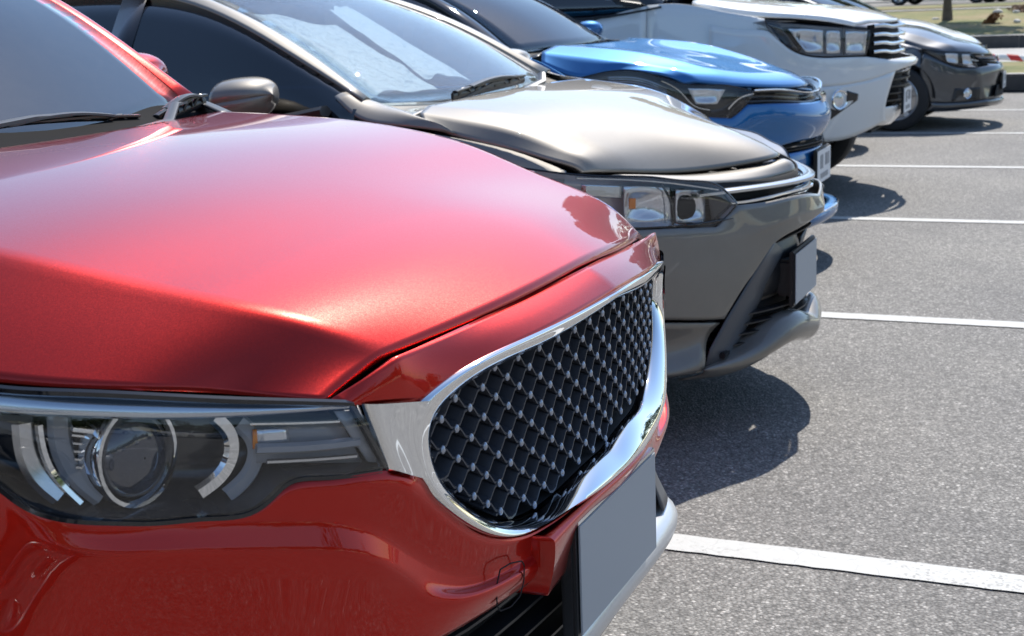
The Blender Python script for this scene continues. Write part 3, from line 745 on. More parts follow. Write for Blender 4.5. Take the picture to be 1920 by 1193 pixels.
# headlamp: lens, housing, inner pieces
lt = crv([(-1.0465,0.8288,1.0179),(-1.0137,0.8116,1.0104),(-0.9885,0.7966,1.0039),(-0.9292,0.7526,0.9921),(-0.8741,0.7001,0.9780),(-0.8203,0.6402,0.9616),(-0.7673,0.5712,0.9441),(-0.7468,0.5397,0.9357)], 60)
lb = segs(([(-1.0536,0.8331,0.9515),(-1.0219,0.8172,0.9264),(-0.9975,0.8033,0.9043),(-0.9808,0.7930,0.8846),(-0.9555,0.7754,0.8671),(-0.9137,0.7405,0.8541),(-0.8815,0.7093,0.8463),(-0.8489,0.6761,0.8426),(-0.8175,0.6391,0.8393),(-0.8046,0.6228,0.8487),(-0.7920,0.6064,0.8629),(-0.7693,0.5766,0.8618),(-0.7273,0.5035,0.8516)], 60))
# match lower samples to the upper ones by w so the lens does not shear
def match(top, bot, n=60):
    s = np.linspace(0, 1, n); return crv(top, n), crv(bot, n)
Lg = np.stack([lt * (1 - s) + lb * s + A((.012, .006, .004)) * math.sin(math.pi * s) ** .6 for s in np.linspace(0, 1, 14)])
lens = panel(red, "headlamp_lens", Lg, M_LENS, mirror=True, thick=0, center=(-1.4, 0.2, .85))
hb = Lg.copy()
dep = np.sin(np.linspace(0, math.pi, 14))[:, None]
hb[..., 0] -= .11 * np.clip(dep * 1.8, 0, 1) * np.linspace(1, .55, 60)[None]; hb[..., 1] -= .05 * np.clip(dep * 1.8, 0, 1) * np.linspace(1, 0.4, 60)[None]
bowl = panel(red, "headlamp_bowl", hb, M_BOWL, mirror=True, thick=0, center=(-1.4, 0.2, .85))
for b_ in (lens if isinstance(lens, list) else [lens]): pass
rimO = np.concatenate([lt, lb[::-1]]); 
tube(red, "headlamp_seal", np.concatenate([lt, lb[::-1], lt[:1]]) + A((-.002, 0, 0)), .0045, M_PIANO, n=6, mirror=True)
bra = crv([(-1.0176,0.8092,1.0008),(-0.9922,0.7939,0.9964),(-0.9093,0.7268,0.9777),(-0.8419,0.6566,0.9610),(-0.7505,0.5393,0.9328)], 40); brb = crv([(-1.0155,0.8131,0.9902),(-0.9901,0.7982,0.9837),(-0.9456,0.7671,0.9752),(-0.8897,0.7164,0.9624),(-0.8312,0.6546,0.9505),(-0.7815,0.5915,0.9405),(-0.7485,0.5428,0.9328)], 40)
panel(red, "headlamp_brow", grid([bra, bra * .5 + brb * .5 + A((.001, 0, .002)), brb, brb - A((.02, .01, .004))], 9), M_SATIN, mirror=True, thick=0, center=(-1.4, .2, .85), sharp=50)
# projector
pc = A((-0.9116,0.6996,0.9127)); axd = A((.93, .28, -.03)); axd /= np.linalg.norm(axd)
lathe(red, "projector_ring", pc, axd, [(.049, -.03), (.049, .0), (.048, .004), (.044, .004), (.042, -.004)], M_CHROME, n=40, mirror=True, squash=1.15)
lathe(red, "projector_lens", pc, axd, [(.041, -.006), (.038, .002), (.029, .009), (.016, .013), (.001, .0145)], simple("projector_glass", (.02, .03, .05), 0.02, coat=1.0, spec=0.8), n=40, mirror=True, squash=1.15)
# bright arcs either side of the projector
def arc(car, name, pts, wd, mat, parent=None, n=30, lift=0.0):
    P_ = crv(pts, n); nrm = A((.80, .45, .05)); T_ = np.gradient(P_, axis=0); T_ /= np.linalg.norm(T_, axis=1)[:, None]
    S_ = np.cross(T_, nrm); S_ /= np.linalg.norm(S_, axis=1)[:, None]
    Gg = np.stack([P_ - S_ * wd, P_ - S_ * wd * .6 + nrm * .006, P_ + S_ * wd * .6 + nrm * .006, P_ + S_ * wd, P_ + S_ * wd - nrm * .02])
    return panel(car, name, Gg, mat, mirror=True, thick=0, center=tuple(P_.mean(0) - nrm), sharp=40)
arc(red, "lamp_arc", [(-0.8504,0.6452,0.9444),(-0.8424,0.6328,0.9227),(-0.8431,0.6312,0.8998),(-0.8521,0.6399,0.8780),(-0.8686,0.6598,0.8623)], .009, M_CHROME)
arc(red, "lamp_ring", [(-0.8381,0.6221,0.9328),(-0.8291,0.6105,0.9124),(-0.8288,0.6075,0.8936),(-0.8375,0.6162,0.8686),(-0.8517,0.6344,0.8523)], .010, M_LAMPGREY)
arc(red, "lamp_ring", [(-0.9664,0.7448,0.9664),(-0.9694,0.7439,0.9405),(-0.9633,0.7383,0.9052),(-0.9430,0.7226,0.8731)], .012, M_LAMPGREY)
arc(red, "lamp_arc", [(-0.9866,0.7702,0.9626),(-0.9888,0.7688,0.9380),(-0.9832,0.7644,0.9089),(-0.9665,0.7538,0.8843)], .014, M_SATIN)
arc(red, "lamp_arc", [(-0.9730,0.7674,0.9608),(-0.9733,0.7661,0.9386),(-0.9678,0.7616,0.9096),(-0.9485,0.7484,0.8747)], .004, M_CHROME)
for k, y0 in enumerate((800, 815, 830, 845, 860, 876)):
    a_, b_ = (130, 212) if k < 4 else (142, 208)
    tube(red, "lamp_fin", [(-0.9600,0.7389,0.9512)] if False else crv([A(p) + A((0, 0, -0.0085 * k)) for p in ((-0.9608,0.7377,0.9524),(-0.9344,0.7043,0.9396))], 6), .007 if k else .014, M_CHROME if k < 2 else M_SATIN, n=6, flat=(1.6, .30), mirror=True)
# indicator block
def quadpanel(car, name, p, mat, parent=None, thick=.004):
    a, b, c, d = [A(q) for q in p]; Gq = np.stack([np.stack([a * (1 - s) * (1 - t) + b * (1 - s) * t + c * s * t + d * s * (1 - t) for t in np.linspace(0, 1, 4)]) for s in np.linspace(0, 1, 4)])
    return panel(car, name, Gq, mat, parent, mirror=True, thick=thick, center=tuple((a + c) / 2 - A((.5, .3, 0))))
quadpanel(red, "indicator_reflector", ((-0.8242,0.6119,0.9251),(-0.7654,0.5337,0.9118),(-0.7548,0.5116,0.8590),(-0.8248,0.6127,0.8849)), M_LAMPGREY)
quadpanel(red, "indicator_bulb", ((-0.8201,0.6144,0.9227),(-0.7993,0.5873,0.9182),(-0.7983,0.5860,0.9005),(-0.8203,0.6146,0.9050)), M_REFLECT)
quadpanel(red, "amber_cover", ((-0.8239,0.6167,0.9230),(-0.8180,0.6116,0.9220),(-0.8190,0.6129,0.9022),(-0.8249,0.6181,0.9021)), M_AMBER)
tube(red, "lamp_bar", crv([(-0.8238,0.6217,0.9310),(-0.7900,0.5803,0.9228),(-0.7625,0.5427,0.9159)], 8), .0022, M_CHROME, n=6, mirror=True)
tube(red, "lamp_bar", crv([(-0.8200,0.6194,0.9030),(-0.7831,0.5736,0.8945),(-0.7508,0.5246,0.8883)], 8), .0060, M_LAMPGREY, n=6, mirror=True)
tube(red, "lamp_bar", crv([(-0.8135,0.6111,0.8867),(-0.7837,0.5745,0.8802),(-0.7526,0.5282,0.8726)], 8), .0026, M_SATIN, n=6, mirror=True)
quadpanel(red, "lamp_end_trim", ((-0.7618,0.5513,0.9293),(-0.7496,0.5303,0.9255),(-0.7375,0.5039,0.8582),(-0.7450,0.5165,0.8628)), M_LAMPGREY)

# body sides, glasshouse and tail
body_rest(red, dict(paint=M_RED, front=-.70, hw=.92, sill=.26, R=.35, xf=-1.58, xr=-4.25, rim=M_ALLOY,
    sh=[(-1.09,.815,1.018),(-1.165,.832,1.030),(-1.35,.845,1.052),(-1.8,.86,1.092),(-2.6,.87,1.10),(-3.8,.87,1.115),(-4.7,.83,1.12),(-5.05,.74,1.10)], doors=[-1.93,-2.95,-3.95],
    gh=dict(ws_bot=[(-1.862,.715,1.165),(-1.79,.45,1.145),(-1.755,.2,1.142),(-1.75,0,1.142)], ws_top=[(-2.42,.61,1.520),(-2.36,.35,1.535),(-2.34,0,1.54)],
        roof_rear=[(-4.35,.56,1.53),(-4.38,.3,1.545),(-4.4,0,1.55)], rg_bot=[(-4.85,.66,1.16),(-4.92,.3,1.15),(-4.93,0,1.15)],
        rail=[(-1.80,.80,1.12),(-1.862,.775,1.168),(-2.10,.735,1.330),(-2.42,.68,1.500),(-3.2,.665,1.545),(-4.3,.64,1.50),(-4.75,.72,1.18),(-4.95,.76,1.10)],
        belt=[(-1.78,.835,1.105),(-2.6,.85,1.115),(-3.8,.85,1.13),(-4.9,.80,1.15)], bpillar=[-2.9,-3.9], bulge=.035),
    tail=[[(-4.88,.72,1.15),(-4.95,0,1.14)],[(-5.03,.76,1.06),(-5.1,0,1.05)],[(-5.06,.80,.9),(-5.14,0,.9)],[(-5.08,.84,.6),(-5.2,0,.6)],[(-5.02,.82,.3),(-5.16,0,.3)]]))
for o_ in list(red.root.children):      # the far lamp follows the sagging corner
    if o_.name.split('.')[0] in ('headlamp_lens','headlamp_bowl','headlamp_seal','headlamp_brow','lamp_arc','lamp_ring','lamp_fin','lamp_bar','lamp_end_trim','projector_ring','projector_lens','indicator_reflector','indicator_bulb','amber_cover'):
        if len(o_.data.vertices) and sum(v.co.y for v in o_.data.vertices) > 0: o_.location = (-.012, -.006, -.018)
# cowl
cw0 = full(crv([(-1.785,.78,1.142),(-1.775,.70,1.142),(-1.69,.36,1.144),(-1.655,0,1.145)], 20)); cw1 = full(crv([(-1.93,.765,1.192),(-1.90,.70,1.192),(-1.835,.36,1.184),(-1.80,0,1.184)], 20))
panel(red, "cowl_cover", grid([cw0 - A((0, 0, .012)), (cw0 + cw1) / 2 - A((0, 0, .012)), cw1 + A((0, 0, .001))], 8), simple('matt_black_plastic', (.008,.008,.009), .8, spec=.08), thick=.004)
cc0 = crv([(-1.90,.795,1.175),(-1.82,.79,1.150),(-1.76,.775,1.132)], 8); cc1 = crv([(-1.88,.735,1.180),(-1.82,.715,1.166),(-1.755,.70,1.146)], 8)
panel(red, "cowl_corner", grid([cc0, cc0 * .5 + cc1 * .5 + A((0, 0, .008)), cc1], 7), M_BLACK, mirror=True, thick=.004, center=(-1.8, .75, 1.0))
# wipers
def wiper(car, p0, p1, arm, k=1.0, up=(0.35, 0, 1)):
    P0, P1 = A(p0), A(p1); L = P1 - P0; u = A(up) / np.linalg.norm(up); s = lambda t, h: P0 + L * t + u * h
    rt = tube(car, "wiper_blade", [s(t, 0.000) for t in np.linspace(0, 1, 12)], .0085 * k, M_BLACK, n=6, flat=(.5, 1.2))
    tube(car, "wiper_spine", [s(t, 0.014 + .010 * math.sin(math.pi * t)) for t in np.linspace(0.02, .98, 16)], .0075 * k, M_BLACK, parent=rt, n=6, flat=(1.1, .5))
    for a in (0.06, .28, .55, .76):
        tube(car, "wiper_claw", [s(a, .003), s(a + .05, .017), s(a + .11, .019), s(a + .16, .003)], .0048 * k, M_BLACK, parent=rt, n=6)
    tube(car, "wiper_bridge", [s(t, .021 + .012 * math.sin(math.pi * (t - .2) / .6)) for t in np.linspace(.2, .8, 12)], .0085 * k, M_DARKGREY, parent=rt, n=6, flat=(1.5, .5))
    tube(car, "wiper_arm", arm, [.013 * k, .011 * k, .008 * k], M_DARKGREY, parent=rt, n=6, flat=(1.2, .6))
    return rt
wiper(red, (-1.8000,-0.0036,1.1580), (-1.8000,-0.4746,1.1496), [(-1.72,.30,1.15),(-1.7900,-0.0087,1.1773),(-1.7900,-0.1637,1.1853),(-1.7900,-0.2615,1.1826)])
wiper(red, (-1.8000,-0.5179,1.1435), (-1.8300,-0.7389,1.1720), [(-1.7000,-0.2142,1.1422),(-1.7200,-0.3527,1.1443),(-1.7600,-0.5146,1.1480),(-1.7900,-0.5784,1.1774),(-1.8100,-0.6380,1.1773)])
mirror_housing(red, (-2.265, .985, 1.198), (.13, .115, .078), M_RED, (-2.1, .86, 1.12))

# ------------------------------------------------------------------ helper pieces for the other fronts
def headlamp(car, top, bot, depth=.09, inward=.04, n=40, smat=None, bowlmat=None, sealr=.003):
    lt_, lb_ = crv(top, n), crv(bot, n); m_ = 12
    Lg_ = np.stack([lt_ * (1 - s) + lb_ * s + A((.010, .006, .003)) * math.sin(math.pi * s) for s in np.linspace(0, 1, m_)])
    hb_ = Lg_.copy(); dd = np.clip(np.sin(np.linspace(0, math.pi, m_))[:, None] * 1.8, 0, 1)
    hb_[..., 0] -= depth * dd; hb_[..., 1] -= inward * dd
    c_ = tuple(Lg_[m_ // 2, n // 2] - A((.6, .3, 0)))
    panel(car, "headlamp_bowl", hb_, bowlmat or M_BOWL, mirror=True, thick=0, center=c_)
    panel(car, "headlamp_lens", Lg_, M_LENS, mirror=True, thick=0, center=c_)
    tube(car, "headlamp_seal", np.concatenate([lt_, lb_[::-1], lt_[:1]]), sealr, smat or M_PIANO, n=5, mirror=True)
    return Lg_, hb_
def sheet(car, name, pts4, mat, mirror=True, thick=.004, parent=None, bulge=0.0, cdir=(.6, .3, 0)):
    a, b, c, d = [A(q) for q in pts4]; u = np.linspace(0, 1, 7)
    Gq = np.stack([np.stack([a * (1 - s) * (1 - t) + b * (1 - s) * t + c * s * t + d * s * (1 - t) + A((bulge, bulge * .4, 0)) * math.sin(math.pi * s) * math.sin(math.pi * t) for t in u]) for s in u])
    return panel(car, name, Gq, mat, parent, mirror=mirror, thick=thick, center=tuple((a + c) / 2 - A(cdir)))
def plate(car, x, z, tilt=0.0, mat=None, wd=.33, ht=.15, holder=M_BLACK, lines=False, w0=0.0):
    box(car, "plate_frame", (x - .012, w0, z), (.016, wd + .016, ht + .016), holder, bevel=.004)
    p_ = box(car, "license_plate", (x, w0, z), (.003, wd, ht), mat or M_PLATEW, bevel=.001)
    if lines:      # illegible faded characters, two blocks over a band
        for w_, z_, a_, b_ in ((.085, .022, .035, .070), (.045, .022, .022, .070), (-.035, .026, .03, .062), (-.075, .026, .03, .062), (-.115, .026, .02, .062), (0, -.050, .19, .026)):
            m_ = box(car, "plate_marking", (x + .002, w0 + w_, z + z_), (.002, a_, b_), M_INK, parent=p_, bevel=.0005)
    return p_
def arc2(car, name, P, r, mat, n=6, flat=None, mirror=True, sn=24): return tube(car, name, P, r, mat, n=n, smoothn=sn, flat=flat, mirror=mirror)

# ------------------------------------------------------------------ grey-beige sedan (second)
gry = Car("beige_sedan", -0.89, 4.5, "warm grey sedan with a crumpled silver sunshade behind its windscreen, second car from the camera", "car", "cars parked side by side in the bays")
def hrow(E, S, K, Mi, Ce, n1=8, n2=22):
    a = segs(([E, S], 5), ([S, K], n1)) if S else crv([E, K], n1 + 4)
    h = crv([K, Mi, Ce, tuple(mir(Mi)), tuple(mir(K))], n2 * 2 - 1)
    return full(np.concatenate([a, h[1:n2]]))
rows = [
 hrow((-1.435,.705,.868), (-1.405,.655,.862), (-1.345,.54,.848), (-1.185,.27,.824), (-1.015,0,.841)),
 hrow((-1.450,.712,.880), (-1.425,.67,.890), (-1.37,.545,.882), (-1.225,.27,.862), (-1.060,0,.868)),
 hrow((-1.52,.735,.905), (-1.50,.695,.928), (-1.46,.575,.942), (-1.34,.28,.935), (-1.24,0,.935)),
 hrow((-1.66,.765,.944), (-1.64,.725,.985), (-1.60,.600,1.005), (-1.55,.30,1.012), (-1.52,0,1.014)),
 hrow((-1.80,.785,.980), (-1.79,.745,1.018), (-1.77,.64,1.040), (-1.75,.32,1.050), (-1.74,0,1.052)),
 hrow((-1.90,.795,1.02), (-1.93,.760,1.046), (-1.95,.67,1.060), (-1.93,.34,1.068), (-1.92,0,1.070)),
]
G = grid(rows, 50)
panel(gry, "hood", G, M_TITAN, thick=.012)
und = G.copy(); und[..., 2] -= .03; und[..., 1] *= .95; und[..., 0] -= .03
panel(gry, "hood_gap_block", und[2:-2, 2:-2], M_GAP, thick=.002)  # black sheet added below the hood to keep light out of its gaps
# bumper upper: silver nose strip, two chrome bars, painted corner
n0 = full(byw(crv([(-1.385,.63,.848),(-1.335,.54,.838),(-1.240,.38,.820),(-1.075,.12,.818),(-1.003,0,.829)], 60), np.linspace(.62, 0, 30))); n1 = full(byw(crv([(-1.37,.64,.840),(-1.27,.54,.826),(-1.15,.40,.800),(-1.01,.14,.785),(-.96,0,.785)], 60), np.linspace(.62, 0, 30)))
panel(gry, "nose_strip", grid([n0, (n0 + n1) / 2 + A((.012, 0, .006)), n1], 7), M_TITAN, thick=.006)
wg_ = np.linspace(.56, 0, 24)
gb0 = full(byw(crv([(-1.24,.60,.815),(-1.09,.38,.800),(-.99,.16,.790),(-.960,0,.790)], 60), wg_)); gb1 = full(byw(crv([(-1.24,.60,.700),(-1.085,.38,.700),(-.985,.16,.700),(-.955,0,.700)], 60), wg_))
gb2 = full(byw(crv([(-1.17,.58,.695),(-1.03,.38,.698),(-.925,.16,.705),(-.893,0,.707)], 60), wg_))
panel(gry, "grille_backing", grid([gb0, gb1], 4), M_GAP, thick=.004)
panel(gry, "grille_ledge", grid([gb1, gb2], 4), M_PIANO, thick=.003)
for zz, zc, rr_, ext in ((.778,.770,.013,.52), (.742,.742,.011,.46), (.716,.728,.004,.44)):
    tube(gry, "grille_bar", crv([(-1.15,ext,zz),(-1.055,.36,zz - .004),(-.96,.16,zc),(-.925,0,zc),(-.96,-.16,zc),(-1.055,-.36,zz - .004),(-1.15,-ext,zz)], 40), rr_, M_CHROME if rr_ < .013 else M_SATIN, n=8, flat=(1.6, .8))
# painted bumper skin: corner wraps round the lamp and runs to the beak under the bars
T = segs(([(-1.5399,0.8235,0.7290),(-1.4043,0.7679,0.7114),(-1.2976,0.6944,0.6978),(-1.1966,0.5960,0.6896),(-1.0975,0.4730,0.6775)], 26), ([(-1.0975,0.4730,0.6775),(-1.0491,0.4060,0.7335)], 6), ([(-1.0491,0.4060,0.7335),(-0.9823,0.3008,0.7312),(-0.9176,0.1805,0.7356),(-.885,0,.715)], 16))
R1 = segs(([(-1.5391,0.8270,0.7108),(-1.4022,0.7744,0.7000),(-1.2949,0.7029,0.6898),(-1.1936,0.6064,0.6786),(-1.0997,0.4892,0.6654)], 26), ([(-1.0997,0.4892,0.6654),(-1.0277,0.3865,0.6673)], 6), ([(-1.0277,0.3865,0.6673),(-0.9669,0.2953,0.6810),(-0.9120,0.1816,0.6920),(-.872,0,.685)], 16))
R2 = segs(([(-1.5432,0.8296,0.5723),(-1.3364,0.7376,0.5712),(-1.2074,0.6305,0.5640),(-1.0986,0.4956,0.5510),(-1.0334,0.3976,0.5435)], 26), ([(-1.0334,0.3976,0.5435),(-0.9940,0.3342,0.5834)], 6), ([(-0.9940,0.3342,0.5834),(-0.9612,0.2827,0.6141),(-0.9104,0.1714,0.6396),(-.868,0,.665)], 16))
R3 = segs(([(-1.4658,0.8024,0.4457),(-1.3409,0.7338,0.4341),(-1.2114,0.6241,0.4167),(-1.1204,0.5107,0.3964),(-1.0815,0.4515,0.3887)], 26), ([(-1.0815,0.4515,0.3887),(-1.0494,0.4006,0.4599)], 6), ([(-1.0494,0.4006,0.4599),(-1.0040,0.3342,0.5412),(-0.9786,0.3012,0.5949),(-0.9628,0.2754,0.6044)], 16))
R3f = R2 + A((-.012, 0, -.006)); R3f[:32] = R3[:32]
for k in range(4): R3f[31 + k] = R3f[31 + k] * (k + 1) / 5 + R3[31] * (4 - k) / 5 if k < 1 else R3f[31 + k]
Ga = grid([full(q) for q in (T, R1, R1 * .5 + R2 * .5 + A((.003, .0, 0)), R2, R3f)], 34)
panel(gry, "bumper", Ga, M_TITAN, thick=.008, sharp=50, center=(-1.6, 0, .55))
# lower corner blade and fog pocket
Q1 = crv([(-1.4671,0.7996,0.4354),(-1.3431,0.7282,0.4246),(-1.2141,0.6160,0.4066),(-1.0905,0.4556,0.3790)], 20); Q2 = crv([(-1.4756,0.7794,0.4174),(-1.3567,0.6937,0.3588),(-1.2344,0.5819,0.3063),(-1.1277,0.4865,0.3235)], 20)
Q3 = crv([(-1.4742,0.7931,0.2936),(-1.3484,0.7234,0.2680),(-1.2168,0.6146,0.2406),(-1.1320,0.5153,0.2393)], 20); Q4 = Q3 + A((-.06, -.02, -.02))
panel(gry, "lower_corner", grid([Q1 - A((.004, 0, .004)), Q2, Q3, Q4], 16), M_TITAN, mirror=True, thick=.006, center=(-1.7, 0, .4))
# black centre: upper slot, mid body behind plate, lower grille, lip
c1 = full(crv([(-1.1196,0.4864,0.2767),(-1.0798,0.4326,0.3845),(-1.0362,0.3668,0.4705),(-0.9969,0.3080,0.5535),(-0.9722,0.2709,0.5983)], 20)[::1]); 
def vrow(w_list, z, dx=0.0):
    pts = [(plan_g(w) - dx, w, z + dz) for w, dz in w_list]; return full(crv(pts, 16))
_pg = ([0, .2, .4, .6, .7, .8], [-.885, -.925, -1.045, -1.20, -1.305, -1.47])
def plan_g(w): return float(np.interp(w, *_pg))
blk = [vrow([(.27, 0), (.15, .03), (0, .035)], .635, .05), vrow([(.30, 0), (.15, .03), (0, .04)], .60, .10), vrow([(.33, 0), (.17, .02), (0, .03)], .555, .085), vrow([(.35, 0), (.18, .01), (0, .02)], .525, .072), vrow([(.40, 0), (.2, .0), (0, .0)], .42, .08), vrow([(.44, 0), (.22, .0), (0, .0)], .39, .11)]
panel(gry, "bumper_insert", grid(blk, 18), M_BLACK, thick=.006, sharp=40, center=(-1.6, 0, .5))
lowg = [vrow([(.42, 0), (.22, .0), (0, .0)], .43, .10), vrow([(.50, 0), (.25, .0), (0, .0)], .26, .12)]
panel(gry, "lower_grille_backing", grid(lowg, 4), M_GAP, thick=.004, center=(-1.6, 0, .35))
edge = grid([A([(-0.9664,0.2815,0.6036),(-0.9967,0.3231,0.5478),(-1.0372,0.3828,0.4652),(-1.0747,0.4393,0.3897),(-1.1149,0.4908,0.3000),(-1.1286,0.5033,0.2432)]), A([(-0.9636,0.2199,0.5780),(-0.9868,0.2650,0.5205),(-1.0232,0.3240,0.4369),(-1.0566,0.3733,0.3488),(-1.0850,0.4145,0.2833),(-1.0852,0.4147,0.2234)]), A([(-0.9708,0.1259,0.5476),(-0.9925,0.1660,0.4844),(-1.0220,0.2375,0.4017),(-1.0520,0.2906,0.3249),(-1.0742,0.3254,0.2710),(-1.0767,0.3293,0.2195)])], 10)
panel(gry, "grille_side_blade", np.swapaxes(edge, 0, 1), M_DARKGREY, mirror=True, thick=.004, center=(-1.6, 0, .4))
for zz, ew in ((.375, .45), (.345, .46), (.315, .475), (.285, .49)):
    tube(gry, "lower_grille_slat", crv([(plan_g(ew) - .07, ew, zz), (plan_g(.25) - .065, .25, zz), (plan_g(0) - .06, 0, zz), (plan_g(.25) - .065, -.25, zz), (plan_g(ew) - .07, -ew, zz)], 30), .009, M_BLACK, n=6, flat=(2.4, .5))
for zz, dx_ in ((.600, .05), (.578, .045)):
    tube(gry, "upper_slot_slat", crv([(plan_g(.30) - dx_, .30, zz - .01), (plan_g(.15) - dx_, .15, zz + .02), (plan_g(0) - dx_, 0, zz + .03), (plan_g(.15) - dx_, -.15, zz + .02), (plan_g(.3) - dx_, -.30, zz - .01)], 24), .007, M_BLACK, n=6, flat=(2.2, .5))
L0 = full(crv([(-1.1265,0.5109,0.2453),(-1.0824,0.4249,0.2570),(-1.0069,0.3142,0.2898),(-0.9420,0.2120,0.3395),(-.905,.0,.315)], 30)); L1 = full(crv([(-1.1264,0.5234,0.2401),(-1.0739,0.4574,0.2437),(-0.9983,0.3495,0.2610),(-0.9290,0.2314,0.2993),(-.878,0,.285)], 30))
L2 = full(crv([(-1.1291,0.5141,0.2290),(-1.0821,0.4522,0.2213),(-1.0015,0.3364,0.2351),(-0.9321,0.2166,0.2712),(-.89,0,.25)], 30)); L3 = L2 + A((-.08, 0, -.03))
panel(gry, "chin_lip", grid([L0 - A((.06, 0, -.01)), L0, L1, L2, L3], 16), M_TITAN, thick=.005, center=(-1.6, 0, .35))
plate(gry, -.925, .461, mat=M_PLATE, wd=.325, ht=.165)
box(gry, "plate_bracket", (-.965, 0, .461), (.06, .30, .12), M_BLACK, bevel=.01)
# headlamp
Lg_, hb_ = headlamp(gry, [(-1.6026,0.8378,0.8974),(-1.4396,0.7844,0.8697),(-1.3359,0.7200,0.8568),(-1.2457,0.6453,0.8470),(-1.1723,0.5626,0.8265),(-1.0968,0.4668,0.8024),(-1.0532,0.4090,0.7403)],
    [(-1.6081,0.8390,0.7531),(-1.4049,0.7660,0.7157),(-1.2983,0.6919,0.7021),(-1.1976,0.5925,0.6938),(-1.1396,0.5224,0.6858),(-1.1009,0.4723,0.6822),(-1.0557,0.4125,0.7327)], depth=.10, bowlmat=M_BRIGHTBOWL)
sheet(gry, "lamp_reflector", ((-1.3194,0.6756,0.8217),(-1.2144,0.5700,0.8062),(-1.2133,0.5626,0.6966),(-1.3222,0.6648,0.7098)), M_REFLECT, bulge=-.03)
sheet(gry, "lamp_reflector", ((-1.1976,0.5557,0.7982),(-1.1315,0.4784,0.7857),(-1.1320,0.4791,0.6921),(-1.1998,0.5524,0.6954)), M_REFLECT, bulge=-.025)
sheet(gry, "lamp_reflector", ((-1.4203,0.7597,0.8390),(-1.3224,0.6904,0.8268),(-1.3230,0.6909,0.7893),(-1.4211,0.7602,0.8034)), M_SATIN, bulge=.0)
tube(gry, "lamp_divider", crv([(-1.2270,0.6080,0.8221),(-1.2059,0.5836,0.7638),(-1.2018,0.5787,0.6931)], 10), .004, M_PIANO, n=6, mirror=True)
sheet(gry, "lamp_bezel", ((-1.1240,0.4870,0.7998),(-1.0930,0.4508,0.7891),(-1.0638,0.4127,0.7358),(-1.1114,0.4702,0.6848)), M_BOWL)
tube(gry, "lamp_brow", crv([(-1.4302,0.7755,0.8579),(-1.2478,0.6393,0.8337),(-1.0985,0.4610,0.7871)], 16), .006, M_SATIN, n=6, flat=(1.4, .6), mirror=True)
sheet(gry, "amber_cover", ((-1.3050,0.6718,0.7870),(-1.2899,0.6581,0.7854),(-1.2904,0.6586,0.7540),(-1.3055,0.6723,0.7556)), M_AMBER)
# body, glass
gb_rail = [(-1.98,.83,1.03),(-2.08,.785,1.07),(-2.40,.735,1.235),(-2.76,.665,1.385),(-2.95,.635,1.425),(-3.5,.62,1.44),(-4.2,.58,1.36),(-4.62,.66,1.12)]
body_rest(gry, dict(paint=M_TITAN, front=-.98, hw=.865, sill=.22, R=.31, xf=-1.78, xr=-4.25, rim=M_ALLOY,
    sh=[(-1.475,.735,.872),(-1.60,.765,.925),(-1.80,.80,.975),(-2.0,.835,1.01),(-2.6,.845,1.02),(-3.6,.845,1.03),(-4.5,.80,1.04),(-5.0,.68,1.02)], doors=[-2.02,-3.0,-3.95],
    gh=dict(ws_bot=[(-2.12,.70,1.072),(-2.03,.45,1.062),(-1.985,.2,1.062),(-1.98,0,1.062)], ws_top=[(-2.85,.545,1.425),(-2.80,.3,1.445),(-2.78,0,1.45)],
        roof_rear=[(-3.95,.52,1.415),(-3.99,.26,1.43),(-4.0,0,1.435)], rg_bot=[(-4.55,.60,1.07),(-4.60,.3,1.06),(-4.62,0,1.06)],
        rail=gb_rail, belt=[(-2.0,.835,1.015),(-2.6,.84,1.035),(-3.6,.84,1.05),(-4.6,.80,1.07)], bpillar=[-3.05], bulge=.03, beltmat=M_BLACK),
    wsmat=M_WINDCLEAR,
    tail=[[(-4.58,.66,1.07),(-4.62,0,1.06)],[(-4.98,.70,1.01),(-5.06,0,1.03)],[(-5.03,.76,.88),(-5.14,0,.9)],[(-5.04,.80,.6),(-5.2,0,.6)],[(-4.98,.78,.28),(-5.1,0,.28)]]))
cw0 = full(crv([(-1.955,.77,1.035),(-1.955,.67,1.048),(-1.94,.34,1.055),(-1.93,0,1.057)], 20)); cw1 = full(crv([(-2.10,.77,1.06),(-2.12,.68,1.066),(-2.03,.4,1.05),(-1.99,0,1.05)], 20))
fc0 = crv([(-1.80,.785,.985),(-1.95,.83,1.012),(-2.10,.832,1.035),(-2.2,.80,1.10)], 16); fc1 = crv([(-1.90,.797,1.025),(-1.98,.765,1.052),(-2.06,.735,1.068),(-2.16,.722,1.098)], 16)
panel(gry, "fender_cap", grid([fc0, fc0 * .5 + fc1 * .5 + A((0, .008, .012)), fc1], 9), M_TITAN, mirror=True, thick=.004, center=(-2.0, .6, .9))
panel(gry, "cowl_cover", grid([cw0, (cw0 + cw1) / 2 - A((0, 0, .015)), cw1], 7), M_TITAN, thick=.004)
wiper(gry, (-1.982,.43,1.070), (-1.985,-.17,1.088), [(-1.9953,0.4700,1.0297),(-1.9916,0.3800,1.0534),(-1.9887,0.1200,1.0915),(-1.9806,0.0200,1.0940)], k=1.35)
tube(gry, "wiper_arm", [(-1.9507,0.0200,1.0330),(-1.9477,-0.0900,1.0567),(-1.9345,-0.2200,1.0763),(-1.9540,-0.2700,1.1023)], [.022, .016, .012], M_DARKGREY, n=8, flat=(1.2, .6))
mirror_housing(gry, (-2.44, .985, 1.10), (.14, .125, .072), M_TITAN, (-2.2, .86, 1.06))
